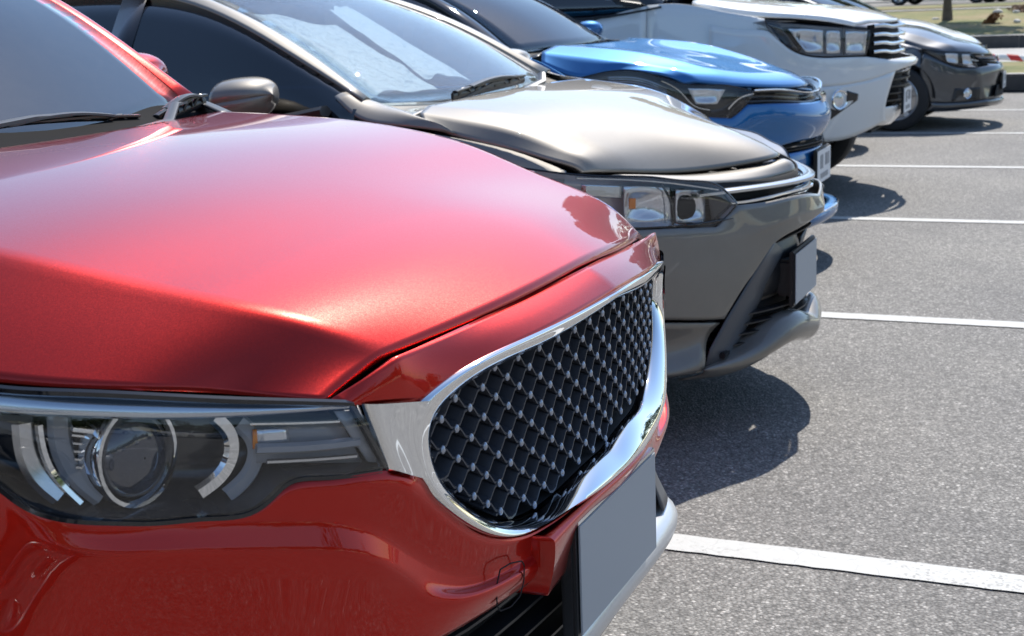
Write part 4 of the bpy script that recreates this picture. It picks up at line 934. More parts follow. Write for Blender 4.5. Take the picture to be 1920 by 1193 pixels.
# crumpled silver sunshade lying behind the windscreen
def foil(car, name, c4, nu=60, nv=90, amp=.02, seed=0):
    a, b, c, d = [A(q) for q in c4]; r_ = np.random.default_rng(seed); G_ = np.zeros((nu, nv, 3))
    fold = [(r_.uniform(2, 9), r_.uniform(-8, 8), r_.uniform(0, 6.28), r_.uniform(.3, 1)) for _ in range(14)]
    for i in range(nu):
        for j in range(nv):
            s, t = i / (nu - 1), j / (nv - 1)
            p = a * (1 - s) * (1 - t) + b * (1 - s) * t + c * s * t + d * s * (1 - t)
            h = sum(k * abs(math.sin(u * s + v * t + ph + .6 * math.sin(3 * s * t + ph))) ** .8 for u, v, ph, k in fold) / 7
            e = .02 * math.sin(5 * t + seed) + .008 * math.sin(13 * t)
            p = p + A((-.25, 0, -1)) * amp * (h - .6) + (A((.6, 0, -.45)) * e if i == nu - 1 or i == 0 else 0)
            G_[i, j] = p
    return panel(car, name, G_, M_FOIL, thick=0, center=(-3.4, 0, .8))
foil(gry, "sunshade", ((-2.72,.43,1.36),(-2.54,.19,1.31),(-2.13,.26,1.098),(-2.20,.61,1.082)), seed=3, amp=.02)
foil(gry, "sunshade", ((-2.68,.0,1.365),(-2.72,-.24,1.37),(-2.14,-.04,1.10),(-2.24,.14,1.13)), seed=8, amp=.02)

# ------------------------------------------------------------------ blue crossover (third)
blu = Car("blue_crossover", -1.33, 7.15, "bright blue crossover with a slim black grille slot, beside the white pickup", "car", "cars parked side by side in the bays")
rows = [
 hrow((-1.92,.68,.952), (-1.86,.64,.956), (-1.72,.50,.930), (-1.53,.22,.903), (-1.475,0,.897)),
 hrow((-1.95,.69,.970), (-1.89,.645,.984), (-1.75,.50,.958), (-1.56,.22,.928), (-1.505,0,.922)),
 hrow((-2.06,.72,1.01), (-2.03,.66,1.035), (-1.88,.50,1.020), (-1.74,.24,.985), (-1.70,0,.978)),
 hrow((-2.29,.785,1.022), (-2.23,.735,1.066), (-2.13,.54,1.090), (-2.05,.28,1.055), (-2.03,0,1.050)),
 hrow((-2.43,.822,1.002), (-2.45,.745,1.095), (-2.42,.56,1.130), (-2.38,.30,1.110), (-2.36,0,1.105)),
 hrow((-2.60,.805,1.075), (-2.62,.745,1.122), (-2.62,.56,1.145), (-2.55,.30,1.140), (-2.53,0,1.14)),
]
G = grid(rows, 44)
panel(blu, "hood", G, M_BLUE, thick=.012)
und = G.copy(); und[..., 2] -= .03; und[..., 1] *= .95; und[..., 0] -= .03
panel(blu, "hood_gap_block", und[2:-2, 2:-2], M_GAP, thick=.002)  # added black sheet, blocks light at the hood gaps
# slim slot with chrome line under the hood
s0 = full(crv([(-1.6190,0.5434,0.9039),(-1.5399,0.4624,0.9024),(-1.44,.12,.865),(-1.42,0,.866)], 16)); s1 = full(crv([(-1.6400,0.5632,0.8550),(-1.5605,0.4849,0.8534),(-1.42,.12,.825),(-1.40,0,.828)], 16))
panel(blu, "grille_slot", grid([s0, s0 * .5 + s1 * .5 - A((.04, 0, 0)), s1], 6), M_PIANO, thick=.004)
tube(blu, "grille_chrome", grid([s0, s1], 3)[0] + A((.006, 0, .004)), .006, M_CHROME, n=6, flat=(1.2, .8))
box(blu, "emblem", (-1.395, 0, .835), (.02, .09, .06), M_CHROME, bevel=.012)
T = full(segs(([(-2.3714,0.8717,0.9277),(-2.1476,0.8298,0.8897),(-1.8849,0.7370,0.8127),(-1.7035,0.6203,0.7842)], 18), ([(-1.7035,0.6203,0.7842),(-1.6400,0.5632,0.8449)], 6), ([(-1.6400,0.5632,0.8449),(-1.5393,0.4640,0.8415),(-1.405,.12,.822),(-1.39,0,.824)], 14)))
R1 = full(segs(([(-2.3754,0.8737,0.7630),(-2.1499,0.8324,0.7336),(-1.8846,0.7423,0.6946),(-1.6855,0.6103,0.6817)], 18), ([(-1.6855,0.6103,0.6817),(-1.6010,0.5318,0.7047)], 6), ([(-1.6010,0.5318,0.7047),(-1.4977,0.4161,0.7193),(-1.375,.12,.72),(-1.36,0,.72)], 14)))
R2 = full(segs(([(-2.3789,0.8742,0.6349),(-2.1524,0.8330,0.6063),(-1.8860,0.7409,0.5979),(-1.6656,0.5869,0.6077)], 18), ([(-1.6656,0.5869,0.6077),(-1.5608,0.4809,0.6173)], 6), ([(-1.5608,0.4809,0.6173),(-1.4898,0.3910,0.6391),(-1.42,.12,.635),(-1.41,0,.635)], 14)))
panel(blu, "bumper", grid([T, (T + R1) / 2 + A((.012, 0, 0)), R1, R2], 18), M_BLUE, thick=.008, sharp=60, center=(-2, 0, .6))
k1 = full(crv([(-1.62,.50,.625),(-1.50,.35,.622),(-1.43,.14,.63),(-1.415,0,.63)], 18)); k2 = full(crv([(-1.62,.50,.585),(-1.50,.35,.582),(-1.41,.14,.585),(-1.40,0,.585)], 18))
panel(blu, "intake_slot", grid([k1 - A((.03, 0, 0)), k2 - A((.05, 0, 0))], 4), M_GAP, thick=.004)
for q in (.615, .60):
    tube(blu, "intake_slat", crv([(-1.62,.50,q),(-1.50,.35,q),(-1.425,.14,q),(-1.41,0,q),(-1.425,-.14,q),(-1.50,-.35,q),(-1.62,-.50,q)], 24), .005, M_BLACK, n=6, flat=(2, .6))
b0 = full(segs(([(-2.3790,0.8745,0.6298),(-2.1523,0.8334,0.6012),(-1.8855,0.7428,0.5905),(-1.6634,0.5958,0.5831)], 18), ([(-1.60,.50,.59),(-1.49,.35,.588),(-1.425,.14,.592),(-1.412,0,.592)], 18)))
b1 = b0.copy(); b1[:, 2] -= .07; b1[:, 0] += .01
b2 = b0.copy(); b2[:, 2] -= .16; b2[:, 0] -= .03
panel(blu, "bumper_lower", grid([b0, b1, b2], 10), M_BLUE, thick=.006, center=(-2, 0, .5))
d0 = b2 - A((.01, 0, 0)); d1 = d0.copy(); d1[:, 2] = .28; d1[:, 0] += .01
panel(blu, "lower_grille", grid([d0, (d0 + d1) / 2 - A((.03, 0, 0)), d1], 8), M_BLACK, thick=.005, center=(-2, 0, .4))
for q in (.40, .36, .32):
    tube(blu, "lower_grille_slat", crv([(-1.60,.5,q),(-1.47,.30,q),(-1.41,0,q),(-1.47,-.30,q),(-1.60,-.5,q)], 24), .007, M_BLACK, n=6, flat=(2, .5))
l0 = full(crv([(-2.0,.78,.30),(-1.72,.66,.285),(-1.50,.48,.28),(-1.37,.25,.285),(-1.335,0,.29)], 26)); l1 = l0 + A((.015, 0, -.03)); l2 = l0 + A((-.01, 0, -.07)); l3 = l0 + A((-.07, 0, -.085))
panel(blu, "chin_lip", grid([l0 - A((.05, 0, 0)), l0, l1, l2, l3], 12), M_BLUE, thick=.005, center=(-2, 0, .3))
tube(blu, "chin_trim", l0[::2] + A((.012, 0, -.004)), .006, M_CHROME, n=6)
p_ = plate(blu, -1.383, .494, ht=.165, lines=True)
# headlamp
headlamp(blu, [(-2.3697,0.8708,1.0006),(-2.2676,0.8530,1.0230),(-2.0937,0.8167,1.0230),(-1.8886,0.7369,0.9554),(-1.7273,0.6361,0.9417),(-1.6190,0.5434,0.9039)], [(-2.3584,0.8691,0.9400),(-2.1478,0.8290,0.8947),(-2.0002,0.7881,0.8552),(-1.8854,0.7351,0.8176),(-1.7042,0.6176,0.7891),(-1.6404,0.5617,0.8549)], depth=.08)
for k in range(6):
    tube(blu, "lamp_rib", crv([(-2.2441,0.8454,0.9972),(-2.0955,0.8131,0.9880),(-1.9775,0.7726,0.9389)], 10) - A((0, 0, .011 * k)), .003, M_SATIN, n=5, mirror=True)
sheet(blu, "lamp_reflector", ((-1.8866,0.7268,0.9347),(-1.7322,0.6275,0.9211),(-1.7649,0.6522,0.8554),(-1.8536,0.7078,0.8604)), M_REFLECT, bulge=-.02)
tube(blu, "lamp_light_guide", crv([(-1.9990,0.7861,0.9750),(-1.9188,0.7507,0.9218),(-1.8632,0.7203,0.8539),(-1.7962,0.6810,0.8302)], 12), .008, M_SATIN, n=6, flat=(1.3, .6), mirror=True)
tube(blu, "lamp_light_guide", crv([(-1.7194,0.6284,0.8279),(-1.6769,0.5917,0.8752),(-1.6201,0.5388,0.8935)], 8), .006, M_CHROME, n=6, mirror=True)
body_rest(blu, dict(paint=M_BLUE, front=-1.45, hw=.895, sill=.26, R=.34, xf=-2.28, xr=-4.9, rim=M_ALLOY,
    sh=[(-2.45,.830,1.00),(-2.53,.833,1.045),(-2.60,.833,1.08),(-2.68,.835,1.10),(-3.2,.85,1.07),(-4.2,.86,1.10),(-5.1,.82,1.12),(-5.5,.72,1.10)], doors=[-2.66,-3.6,-4.5],
    gh=dict(ws_bot=[(-2.80,.66,1.12),(-2.71,.45,1.132),(-2.66,.2,1.135),(-2.65,0,1.135)], ws_top=[(-3.44,.53,1.475),(-3.39,.3,1.495),(-3.37,0,1.50)],
        roof_rear=[(-4.9,.50,1.46),(-4.93,.26,1.475),(-4.95,0,1.48)], rg_bot=[(-5.35,.60,1.15),(-5.4,.3,1.14),(-5.41,0,1.14)],
        rail=[(-2.68,.80,1.09),(-2.80,.775,1.12),(-3.1,.715,1.30),(-3.44,.645,1.45),(-4.0,.62,1.48),(-4.85,.60,1.42),(-5.38,.70,1.14)],
        belt=[(-2.70,.82,1.09),(-3.2,.845,1.09),(-4.2,.85,1.12),(-5.3,.82,1.16)], bpillar=[-3.7], pillarmat=M_PIANO, roofmat=M_PIANO),
    tail=[[(-5.36,.66,1.15),(-5.42,0,1.14)],[(-5.5,.70,1.05),(-5.56,0,1.04)],[(-5.53,.78,.9),(-5.62,0,.9)],[(-5.52,.82,.6),(-5.66,0,.6)],[(-5.45,.80,.3),(-5.6,0,.3)]]))
cw0 = full(crv([(-2.63,.78,1.10),(-2.64,.68,1.12),(-2.58,.34,1.128),(-2.55,0,1.128)], 18)); cw1 = full(crv([(-2.80,.76,1.11),(-2.80,.66,1.115),(-2.70,.35,1.12),(-2.66,0,1.12)], 18))
panel(blu, "cowl_cover", grid([cw0, (cw0 + cw1) / 2 - A((0, 0, .02)), cw1], 7), M_BLACK, thick=.004)
wiper(blu, (-2.7400,0.0003,1.1069), (-2.7200,-0.6911,1.1137), [(-2.6600,0.2326,1.1122),(-2.7000,-0.1006,1.1246),(-2.7400,-0.5162,1.1269)])
mirror_housing(blu, (-3.05, 1.0, 1.17), (.12, .105, .07), M_BLUE, (-2.9, .86, 1.12))

# ------------------------------------------------------------------ white pickup (fourth)
wht = Car("white_pickup", -1.30, 9.8, "white pickup truck with tall chrome-barred grille and round fog lamp", "pickup truck", "cars parked side by side in the bays")
rows = [
 hrow((-1.60,.56,1.135), (-1.58,.54,1.15), (-1.52,.42,1.160), (-1.43,.2,1.158), (-1.41,0,1.158)),
 hrow((-1.72,.62,1.165), (-1.70,.60,1.185), (-1.62,.45,1.205), (-1.55,.22,1.205), (-1.53,0,1.205)),
 hrow((-2.00,.70,1.205), (-1.98,.68,1.228), (-1.92,.54,1.258), (-1.86,.28,1.262), (-1.84,0,1.264)),
 hrow((-2.35,.745,1.24), (-2.33,.72,1.27), (-2.30,.58,1.300), (-2.26,.30,1.305), (-2.25,0,1.307)),
 hrow((-2.62,.765,1.32), (-2.62,.74,1.335), (-2.62,.60,1.345), (-2.60,.30,1.352), (-2.59,0,1.352)),
]
G = grid(rows, 36)
panel(wht, "hood", G, M_WHITE, thick=.014)
und = G.copy(); und[..., 2] -= .03; und[..., 1] *= .95; und[..., 0] -= .03
panel(wht, "hood_gap_block", und[2:-2, 2:-2], M_GAP, thick=.002)  # added black sheet so the hood gaps let no light through
# grille with four chrome bars
g0 = full(crv([(-1.52,.40,1.135),(-1.42,.2,1.14),(-1.40,0,1.14)], 14)); g1 = full(crv([(-1.50,.42,.93),(-1.40,.2,.93),(-1.375,0,.93)], 14))
panel(wht, "grille_backing", grid([g0 - A((.03, 0, 0)), g1 - A((.03, 0, 0))], 4), M_GAP, thick=.004)
for k, zz in enumerate((1.128, 1.073, 1.018, .962)):
    e = .42
    Pb = crv([(-1.505,e,zz),(-1.44,.30,zz),(-1.425,.25,zz - .007),(-1.39,.12,zz - .007),(-1.375,0,zz - .007),(-1.39,-.12,zz - .007),(-1.425,-.25,zz - .007),(-1.44,-.30,zz),(-1.505,-e,zz)], 50)
    tube(wht, "grille_bar", Pb,   .0145, M_CHROME if k else M_SATIN, n=8, flat=(.8, .95))
T = full(segs(([(-2.4652,0.9081,1.1849),(-2.2257,0.8878,1.1404),(-2.0826,0.8658,1.1224),(-1.9822,0.8381,1.0253),(-1.8401,0.7828,0.9561),(-1.6524,0.6653,0.9432),(-1.5245,0.5449,0.9382)], 30), ([(-1.5245,0.5449,0.9382),(-1.4093,0.4141,0.9124)], 6), ([(-1.4093,0.4141,0.9124),(-1.34,.2,.915),(-1.32,0,.915)], 10)))
R1 = full(segs(([(-2.4663,0.9095,0.9649),(-2.2256,0.8885,0.9388),(-2.0815,0.8678,0.9282),(-1.9810,0.8409,0.9115),(-1.8387,0.7867,0.8959),(-1.6504,0.6716,0.8829),(-1.5367,0.5670,0.8819)], 30), ([(-1.5367,0.5670,0.8819),(-1.3981,0.4182,0.8919)], 6), ([(-1.3981,0.4182,0.8919),(-1.305,.2,.890),(-1.285,0,.892)], 10)))
R2 = full(segs(([(-2.4674,0.9099,0.7941),(-2.2257,0.8886,0.7726),(-2.0810,0.8681,0.7593),(-1.9800,0.8413,0.7562),(-1.8374,0.7870,0.7610),(-1.6487,0.6718,0.7679),(-1.5001,0.5325,0.7909)], 30), ([(-1.5001,0.5325,0.7909),(-1.3863,0.3972,0.8289)], 6), ([(-1.3863,0.3972,0.8289),(-1.31,.2,.855),(-1.29,0,.858)], 10)))
panel(wht, "bumper", grid([T, R1, R2], 12), M_WHITE, thick=.008, sharp=55, center=(-2, 0, .8))
R2h = R2[:36]
S3 = segs(([(-2.4692,0.9074,0.6389),(-2.2261,0.8878,0.6187),(-2.0812,0.8654,0.6092),(-1.9801,0.8374,0.6132),(-1.8371,0.7824,0.6248),(-1.6484,0.6637,0.6448),(-1.5054,0.5277,0.6674)], 30), ([(-1.5054,0.5277,0.6674),(-1.4127,0.4219,0.6448)], 7))
S4 = segs(([(-2.4731,0.8980,0.4398),(-2.2279,0.8813,0.4249),(-2.0840,0.8508,0.4153),(-1.9827,0.8207,0.4125),(-1.8402,0.7573,0.4099),(-1.6527,0.6221,0.4139),(-1.5244,0.4933,0.4569)], 30), ([(-1.5244,0.4933,0.4569),(-1.4191,0.3617,0.5145)], 7))
panel(wht, "bumper_corner", grid([R2h, S3[:36], S4[:36]], 14), M_WHITE, mirror=True, thick=.008, center=(-2, 0, .6))
q0 = full(crv([(-1.43,.33,.845),(-1.37,.2,.85),(-1.35,0,.85)], 12)); q1 = full(crv([(-1.47,.38,.60),(-1.41,.2,.60),(-1.40,0,.60)], 12)); q2 = full(crv([(-1.47,.40,.50),(-1.40,.2,.49),(-1.385,0,.48)], 12))
panel(wht, "lower_grille", grid([q0 - A((.03, 0, 0)), q1 - A((.03, 0, 0))], 4), M_GAP, thick=.004)
for zz in (.82, .775, .73, .685, .64):
    tube(wht, "lower_grille_slat", crv([(-1.44,.36,zz),(-1.37,.2,zz),(-1.345,0,zz),(-1.37,-.2,zz),(-1.44,-.36,zz)], 20), .010, M_BLACK, n=6, flat=(1.4, .7))
panel(wht, "lower_apron", grid([q1 + A((.03, 0, 0)), q2 + A((.0, 0, .05)), q2 - A((.06, 0, 0.02))], 9), M_WHITE, thick=.006, center=(-2, 0, .6))
plate(wht, -1.336, .627, ht=.165, lines=True)
# fog lamp in black pocket with chrome ring
sheet(wht, "fog_pocket", ((-1.7455,0.7341,0.7461),(-1.5817,0.6096,0.7697),(-1.5687,0.5967,0.6663),(-1.7342,0.7268,0.5411)), M_BLACK, thick=.006)
sheet(wht, "fog_blade", ((-1.6272,0.6563,0.7326),(-1.5629,0.5949,0.7071),(-1.5681,0.6001,0.6665),(-1.6263,0.6555,0.6644)), M_PIANO, thick=.006)
fc = A((-1.6685,0.6865,0.6774)); fa = A((.75, .6, -.02))
lathe(wht, "fog_ring", fc, fa, [(.066, -.02), (.068, .004), (.062, .012), (.052, .008), (.050, -.004)], M_CHROME, n=28, mirror=True)
lathe(wht, "fog_lens", fc, fa, [(.050, -.002), (.03, .004), (.001, .007)], M_REFLECT, n=24, mirror=True)
headlamp(wht, [(-2.1123,0.8715,1.1933),(-2.0602,0.8594,1.1848),(-1.9327,0.8192,1.1666),(-1.7178,0.7092,1.1373),(-1.5074,0.5236,1.1057)], [(-2.0893,0.8664,1.1326),(-1.9889,0.8390,1.0356),(-1.8405,0.7811,0.9661),(-1.6530,0.6626,0.9532),(-1.5281,0.5445,0.9484)], depth=.10, bowlmat=M_BRIGHTBOWL)
sheet(wht, "lamp_reflector", ((-1.9722,0.8243,1.1380),(-1.7714,0.7276,1.1227),(-1.7700,0.7267,0.9822),(-1.8647,0.7803,0.9867)), M_REFLECT, bulge=-.04)
sheet(wht, "lamp_reflector", ((-1.7492,0.7196,1.1152),(-1.6717,0.6648,1.1113),(-1.6700,0.6635,0.9704),(-1.7478,0.7186,0.9746)), M_REFLECT, bulge=-.03)
sheet(wht, "lamp_reflector", ((-1.6425,0.6402,1.1097),(-1.5270,0.5273,1.1030),(-1.5363,0.5367,0.9584),(-1.6406,0.6386,0.9653)), M_REFLECT, bulge=-.02)
sheet(wht, "lamp_bezel", ((-2.1059,0.8693,1.1831),(-2.0221,0.8462,1.1600),(-1.9009,0.8027,0.9885),(-1.9892,0.8378,1.0389)), M_BOWL)
tube(wht, "lamp_divider", crv([(-1.6562,0.6587,1.1240),(-1.6512,0.6546,0.9629)], 6), .006, M_PIANO, n=6, mirror=True)
body_rest(wht, dict(paint=M_WHITE, front=-1.40, hw=.905, sill=.40, R=.37, xf=-2.18, xr=-5.25, rim=M_ALLOY, spokes=6, archgap=.08, crease=1.0, zmid=.85,
    sh=[(-2.13,.80,1.205),(-2.2,.825,1.222),(-2.35,.84,1.25),(-2.7,.855,1.32),(-3.4,.87,1.20),(-4.6,.87,1.22),(-5.5,.87,1.24),(-6.2,.84,1.24)], doors=[-2.90,-3.75,-4.55],
    gh=dict(ws_bot=[(-2.80,.72,1.345),(-2.70,.45,1.352),(-2.66,.2,1.354),(-2.65,0,1.354)], ws_top=[(-3.35,.60,1.74),(-3.30,.3,1.76),(-3.28,0,1.765)],
        roof_rear=[(-4.45,.58,1.74),(-4.47,.3,1.76),(-4.48,0,1.765)], rg_bot=[(-4.62,.68,1.28),(-4.63,.3,1.28),(-4.63,0,1.28)],
        rail=[(-2.70,.83,1.31),(-2.80,.80,1.345),(-3.1,.74,1.60),(-3.35,.70,1.71),(-4.0,.69,1.75),(-4.45,.69,1.70),(-4.62,.76,1.28)],
        belt=[(-2.75,.85,1.31),(-3.2,.865,1.25),(-4.0,.865,1.25),(-4.62,.86,1.25)], bpillar=[-3.75]),
    tail=[[(-4.64,.80,1.24),(-4.64,0,1.24)],[(-4.70,.80,.80),(-4.70,0,.80)],[(-6.1,.80,.80),(-6.1,0,.80)],[(-6.15,.80,1.24),(-6.15,0,1.24)],[(-6.22,.82,1.23),(-6.22,0,1.23)],[(-6.24,.85,.6),(-6.26,0,.6)],[(-6.2,.85,.45),(-6.26,0,.45)]], lamprow=4))
mirror_housing(wht, (-3.10, 1.06, 1.45), (.12, .12, .10), M_WHITE, (-2.95, .86, 1.32))

# ------------------------------------------------------------------ dark grey sedan (after the empty-looking gap) and its relatives
civ = Car("grey_sedan", -1.10, 14.9, "dark grey sedan beyond the white pickup, its front wheel showing", "car", "cars parked side by side in the bays")
civ.mid = A((-2.5, 0, .5))
rows = [
 hrow((-1.62,.70,.735), (-1.60,.68,.745), (-1.48,.56,.730), (-1.28,.25,.705), (-1.225,0,.695)),
 hrow((-1.64,.705,.75), (-1.62,.685,.762), (-1.50,.56,.762), (-1.32,.25,.742), (-1.27,0,.735)),
 hrow((-1.80,.74,.79), (-1.78,.71,.815), (-1.68,.57,.845), (-1.58,.28,.850), (-1.55,0,.850)),
 hrow((-1.98,.76,.835), (-1.97,.73,.875), (-1.92,.60,.925), (-1.87,.30,.955), (-1.85,0,.958)),
 hrow((-2.25,.775,.91), (-2.25,.74,.945), (-2.22,.64,.985), (-2.18,.33,1.01), (-2.16,0,1.015)),
]
panel(civ, "hood", grid(rows, 30), M_GREY, thick=.012)
T = full(segs(([(-1.7730,0.8231,0.7529),(-1.6422,0.7799,0.6822),(-1.5140,0.7139,0.6154),(-1.3063,0.5584,0.5880)], 20), ([(-1.3063,0.5584,0.5880),(-1.15,.2,.60),(-1.13,0,.595)], 12)))
R1 = full(segs(([(-1.8070,0.8320,0.5711),(-1.6618,0.7928,0.5512),(-1.5109,0.7192,0.5342),(-1.2896,0.5541,0.5209)], 20), ([(-1.2896,0.5541,0.5209),(-1.12,.2,.55),(-1.10,0,.55)], 12)))
R2 = full(segs(([(-1.7443,0.8158,0.3903),(-1.6345,0.7765,0.3966),(-1.5080,0.7102,0.4059),(-1.2733,0.5306,0.4166)], 20), ([(-1.2733,0.5306,0.4166),(-1.14,.2,.44),(-1.12,0,.44)], 12)))
R3 = full(segs(([(-1.7172,0.8078,0.2766),(-1.6073,0.7636,0.2672),(-1.4667,0.6837,0.2650),(-1.2157,0.4538,0.2764)], 20), ([(-1.2157,0.4538,0.2764),(-1.13,.2,.27),(-1.11,0,.26)], 12)))
panel(civ, "bumper", grid([T, R1, R2, R3], 18), M_GREY, thick=.008)
R4 = R3 + A((.02, 0, -.02)); R5 = R3 + A((.0, 0, -.06)); R6 = R3 + A((-.1, 0, -.08))
panel(civ, "chin_lip", grid([R3, R4, R5, R6], 9), M_GREY, thick=.006)
sheet(civ, "lower_intake", ((-1.135,.30,.40),(-1.105,0,.41),(-1.10,0,.29),(-1.15,.38,.29)), M_GAP, thick=.004)
sheet(civ, "fog_pocket", ((-1.4935,0.7050,0.4003),(-1.2723,0.5337,0.3962),(-1.2779,0.5392,0.2833),(-1.5179,0.7198,0.2785)), M_BLACK, thick=.004)
fc = A((-1.3804,0.6290,0.3424)); fa = A((.75, .6, -.02))
lathe(civ, "fog_ring", fc, fa, [(.050, -.02), (.052, .004), (.046, .009), (.038, .004)], M_CHROME, n=24, mirror=True)
lathe(civ, "fog_lens", fc, fa, [(.038, .0), (.025, .005), (.001, .007)], M_REFLECT, n=24, mirror=True)
headlamp(civ, [(-1.7738,0.8233,0.7833),(-1.6586,0.7869,0.7639),(-1.5272,0.7217,0.7530),(-1.3567,0.6010,0.7388)], [(-1.7635,0.8209,0.7576),(-1.6424,0.7800,0.6873),(-1.5143,0.7141,0.6256),(-1.3065,0.5585,0.5931)], depth=.07)
sheet(civ, "lamp_reflector", ((-1.5886,0.7442,0.7402),(-1.4770,0.6769,0.7296),(-1.4741,0.6750,0.6330),(-1.5676,0.7331,0.6581)), M_REFLECT, bulge=-.02)
sheet(civ, "lamp_reflector", ((-1.4400,0.6500,0.7225),(-1.3758,0.6003,0.7188),(-1.3452,0.5749,0.6151),(-1.4280,0.6409,0.6252)), M_REFLECT, bulge=-.02)
g0 = full(crv([(-1.34,.40,.70),(-1.22,.2,.685),(-1.19,0,.68)], 12)); g1 = full(crv([(-1.24,.34,.60),(-1.17,.2,.59),(-1.15,0,.585)], 12))
panel(civ, "grille", grid([g0 - A((.02, 0, 0)), g1 - A((.03, 0, 0))], 4), M_GAP, thick=.004)
for q in (.3, .6):
    tube(civ, "grille_bar", (g0 * (1 - q) + g1 * q)[::2], .006, M_PIANO, n=6)
tube(civ, "grille_chrome", np.concatenate([g1 + A((.01, 0, 0))]), .010, M_CHROME, n=6, flat=(.8, 1))
box(civ, "emblem", (-1.165, 0, .645), (.02, .10, .08), M_CHROME, bevel=.012)
plate(civ, -1.09, .437, ht=.155, lines=True)
body_rest(civ, dict(paint=M_GREY, front=-1.20, hw=.87, sill=.20, R=.315, xf=-2.03, xr=-4.65, rim=M_ALLOY, archgap=.045,
    sh=[(-1.80,.755,.785),(-1.90,.775,.82),(-2.05,.785,.86),(-2.30,.80,.915),(-3.0,.82,.93),(-4.0,.82,.95),(-4.9,.79,.98),(-5.5,.68,.98)], doors=[-2.42,-3.4,-4.3],
    gh=dict(ws_bot=[(-2.40,.70,.995),(-2.30,.45,1.01),(-2.26,.2,1.015),(-2.25,0,1.015)], ws_top=[(-3.15,.545,1.36),(-3.10,.3,1.38),(-3.08,0,1.385)],
        roof_rear=[(-4.25,.52,1.35),(-4.29,.26,1.365),(-4.3,0,1.37)], rg_bot=[(-4.95,.60,1.03),(-5.0,.3,1.02),(-5.02,0,1.02)],
        rail=[(-2.28,.80,.94),(-2.40,.775,.99),(-2.75,.71,1.18),(-3.15,.635,1.34),(-3.8,.61,1.375),(-4.4,.60,1.29),(-5.0,.68,1.03)],
        belt=[(-2.30,.805,.93),(-3.0,.815,.95),(-4.0,.815,.97),(-5.0,.79,1.01)], bpillar=[-3.4]),
    tail=[[(-4.95,.66,1.03),(-5.02,0,1.02)],[(-5.5,.66,.98),(-5.58,0,1.0)],[(-5.55,.74,.88),(-5.66,0,.9)],[(-5.55,.80,.6),(-5.7,0,.6)],[(-5.5,.78,.26),(-5.62,0,.26)]]))
mirror_housing(civ, (-2.75, .97, 1.03), (.12, .10, .06), M_GREY, (-2.55, .83, .96))

def copy_car(src, name, label, cat, group, loc, heading=0.0, mats=None, skip=()):
    """a car with copies of all its parts (shared meshes unless repainted)"""
    r = src.copy(); r.name = name; col.objects.link(r); r.location = loc; r.rotation_euler = (0, 0, heading)
    r["label"] = label; r["category"] = cat
    if group: r["group"] = group
    elif "group" in r: del r["group"]
    cache = {}
    def rec(o, p):
        for ch in list(o.children):
            if ch.name.split('.')[0] in skip: continue
            c = ch.copy(); col.objects.link(c); c.parent = p
            if mats and c.data and c.data.materials and c.data.materials[0] in mats:
                if c.data not in cache:
                    d = c.data.copy(); d.materials[0] = mats[c.data.materials[0]]; cache[c.data] = d
                c.data = cache[c.data]
            rec(ch, c)
    rec(src, r); return r
toW = {M_GREY: M_WHITE}; toS = {M_GREY: M_SILVER}
GR = "cars parked side by side in the bays"
copy_car(civ.root, "white_sedan", "white sedan with sunlit hood, farthest of the row", "car", GR, (-1.44, 17.6, 0), 0, toW)
copy_car(civ.root, "hidden_sedan", "silver sedan parked deep in its bay, hidden behind the white pickup", "car", GR, (-2.02, 12.45, 0), 0, toS)
nb = copy_car(civ.root, "silver_sedan", "silver sedan beside the red SUV, outside the photo's left edge", "car", GR, (0.62, -1.27, 0), 0, toS)

# ------------------------------------------------------------------ verge, kerbs, path and things across the lane
def grass_mat():
    m, n, l, b = new_mat("dry_grass"); tc = n.new("ShaderNodeTexCoord"); v = tc.outputs["Object"]
    t = noise(n, l, .55, 7, .65, v); r = ramp(n, l, t.outputs[0], [(.32, (.10, .125, .028, 1)), (.48, (.20, .19, .065, 1)), (.6, (.27, .21, .10, 1)), (.75, (.33, .27, .16, 1))])
    t2 = noise(n, l, 14, 6, .7, v); r2 = ramp(n, l, t2.outputs[0], [(.3, g4(.65)), (.7, g4(1.25))])
    mx = n.new("ShaderNodeMix"); mx.data_type = 'RGBA'; mx.blend_type = 'MULTIPLY'; mx.inputs["Factor"].default_value = 1
    l.new(r.outputs[0], mx.inputs["A"]); l.new(r2.outputs[0], mx.inputs["B"]); l.new(mx.outputs["Result"], b.inputs["Base Color"]); b.inputs["Roughness"].default_value = .9
    bp = n.new("ShaderNodeBump"); bp.inputs["Strength"].default_value = .8; bp.inputs["Distance"].default_value = .05; l.new(t2.outputs[0], bp.inputs["Height"]); l.new(bp.outputs[0], b.inputs["Normal"])
    return m
M_GRASS = grass_mat()
M_CONC = simple("kerb_concrete", (.42, .40, .37), .8, var=.25, vscale=5, bump=(40, .3, .004))
M_LEAF = simple("leaves", (.055, .085, .022), .7, var=.5, vscale=1.5)
M_LEAF2 = simple("leaves_light", (.085, .12, .03), .7, var=.5, vscale=1.5)
M_BARK = simple("bark", (.11, .085, .065), .9, var=.3, vscale=9, bump=(30, .6, .01))
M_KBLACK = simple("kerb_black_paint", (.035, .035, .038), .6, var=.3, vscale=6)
def slab(name, x0, x1, y0, y1, z0, z1, mat, kind='structure', nx=2, zfar=None):
    zf = z1 if zfar is None else zfar
    V = [(x0, y0, z0), (x1, y0, z0), (x1, y1, z0), (x0, y1, z0), (x0, y0, z1), (x1, y0, z1), (x1, y1, zf), (x0, y1, zf)]
    o = link_mesh(name, V, [(0, 3, 2, 1), (4, 5, 6, 7), (0, 1, 5, 4), (1, 2, 6, 5), (2, 3, 7, 6), (3, 0, 4, 7)], mat, smooth=False); o["kind"] = kind; return o
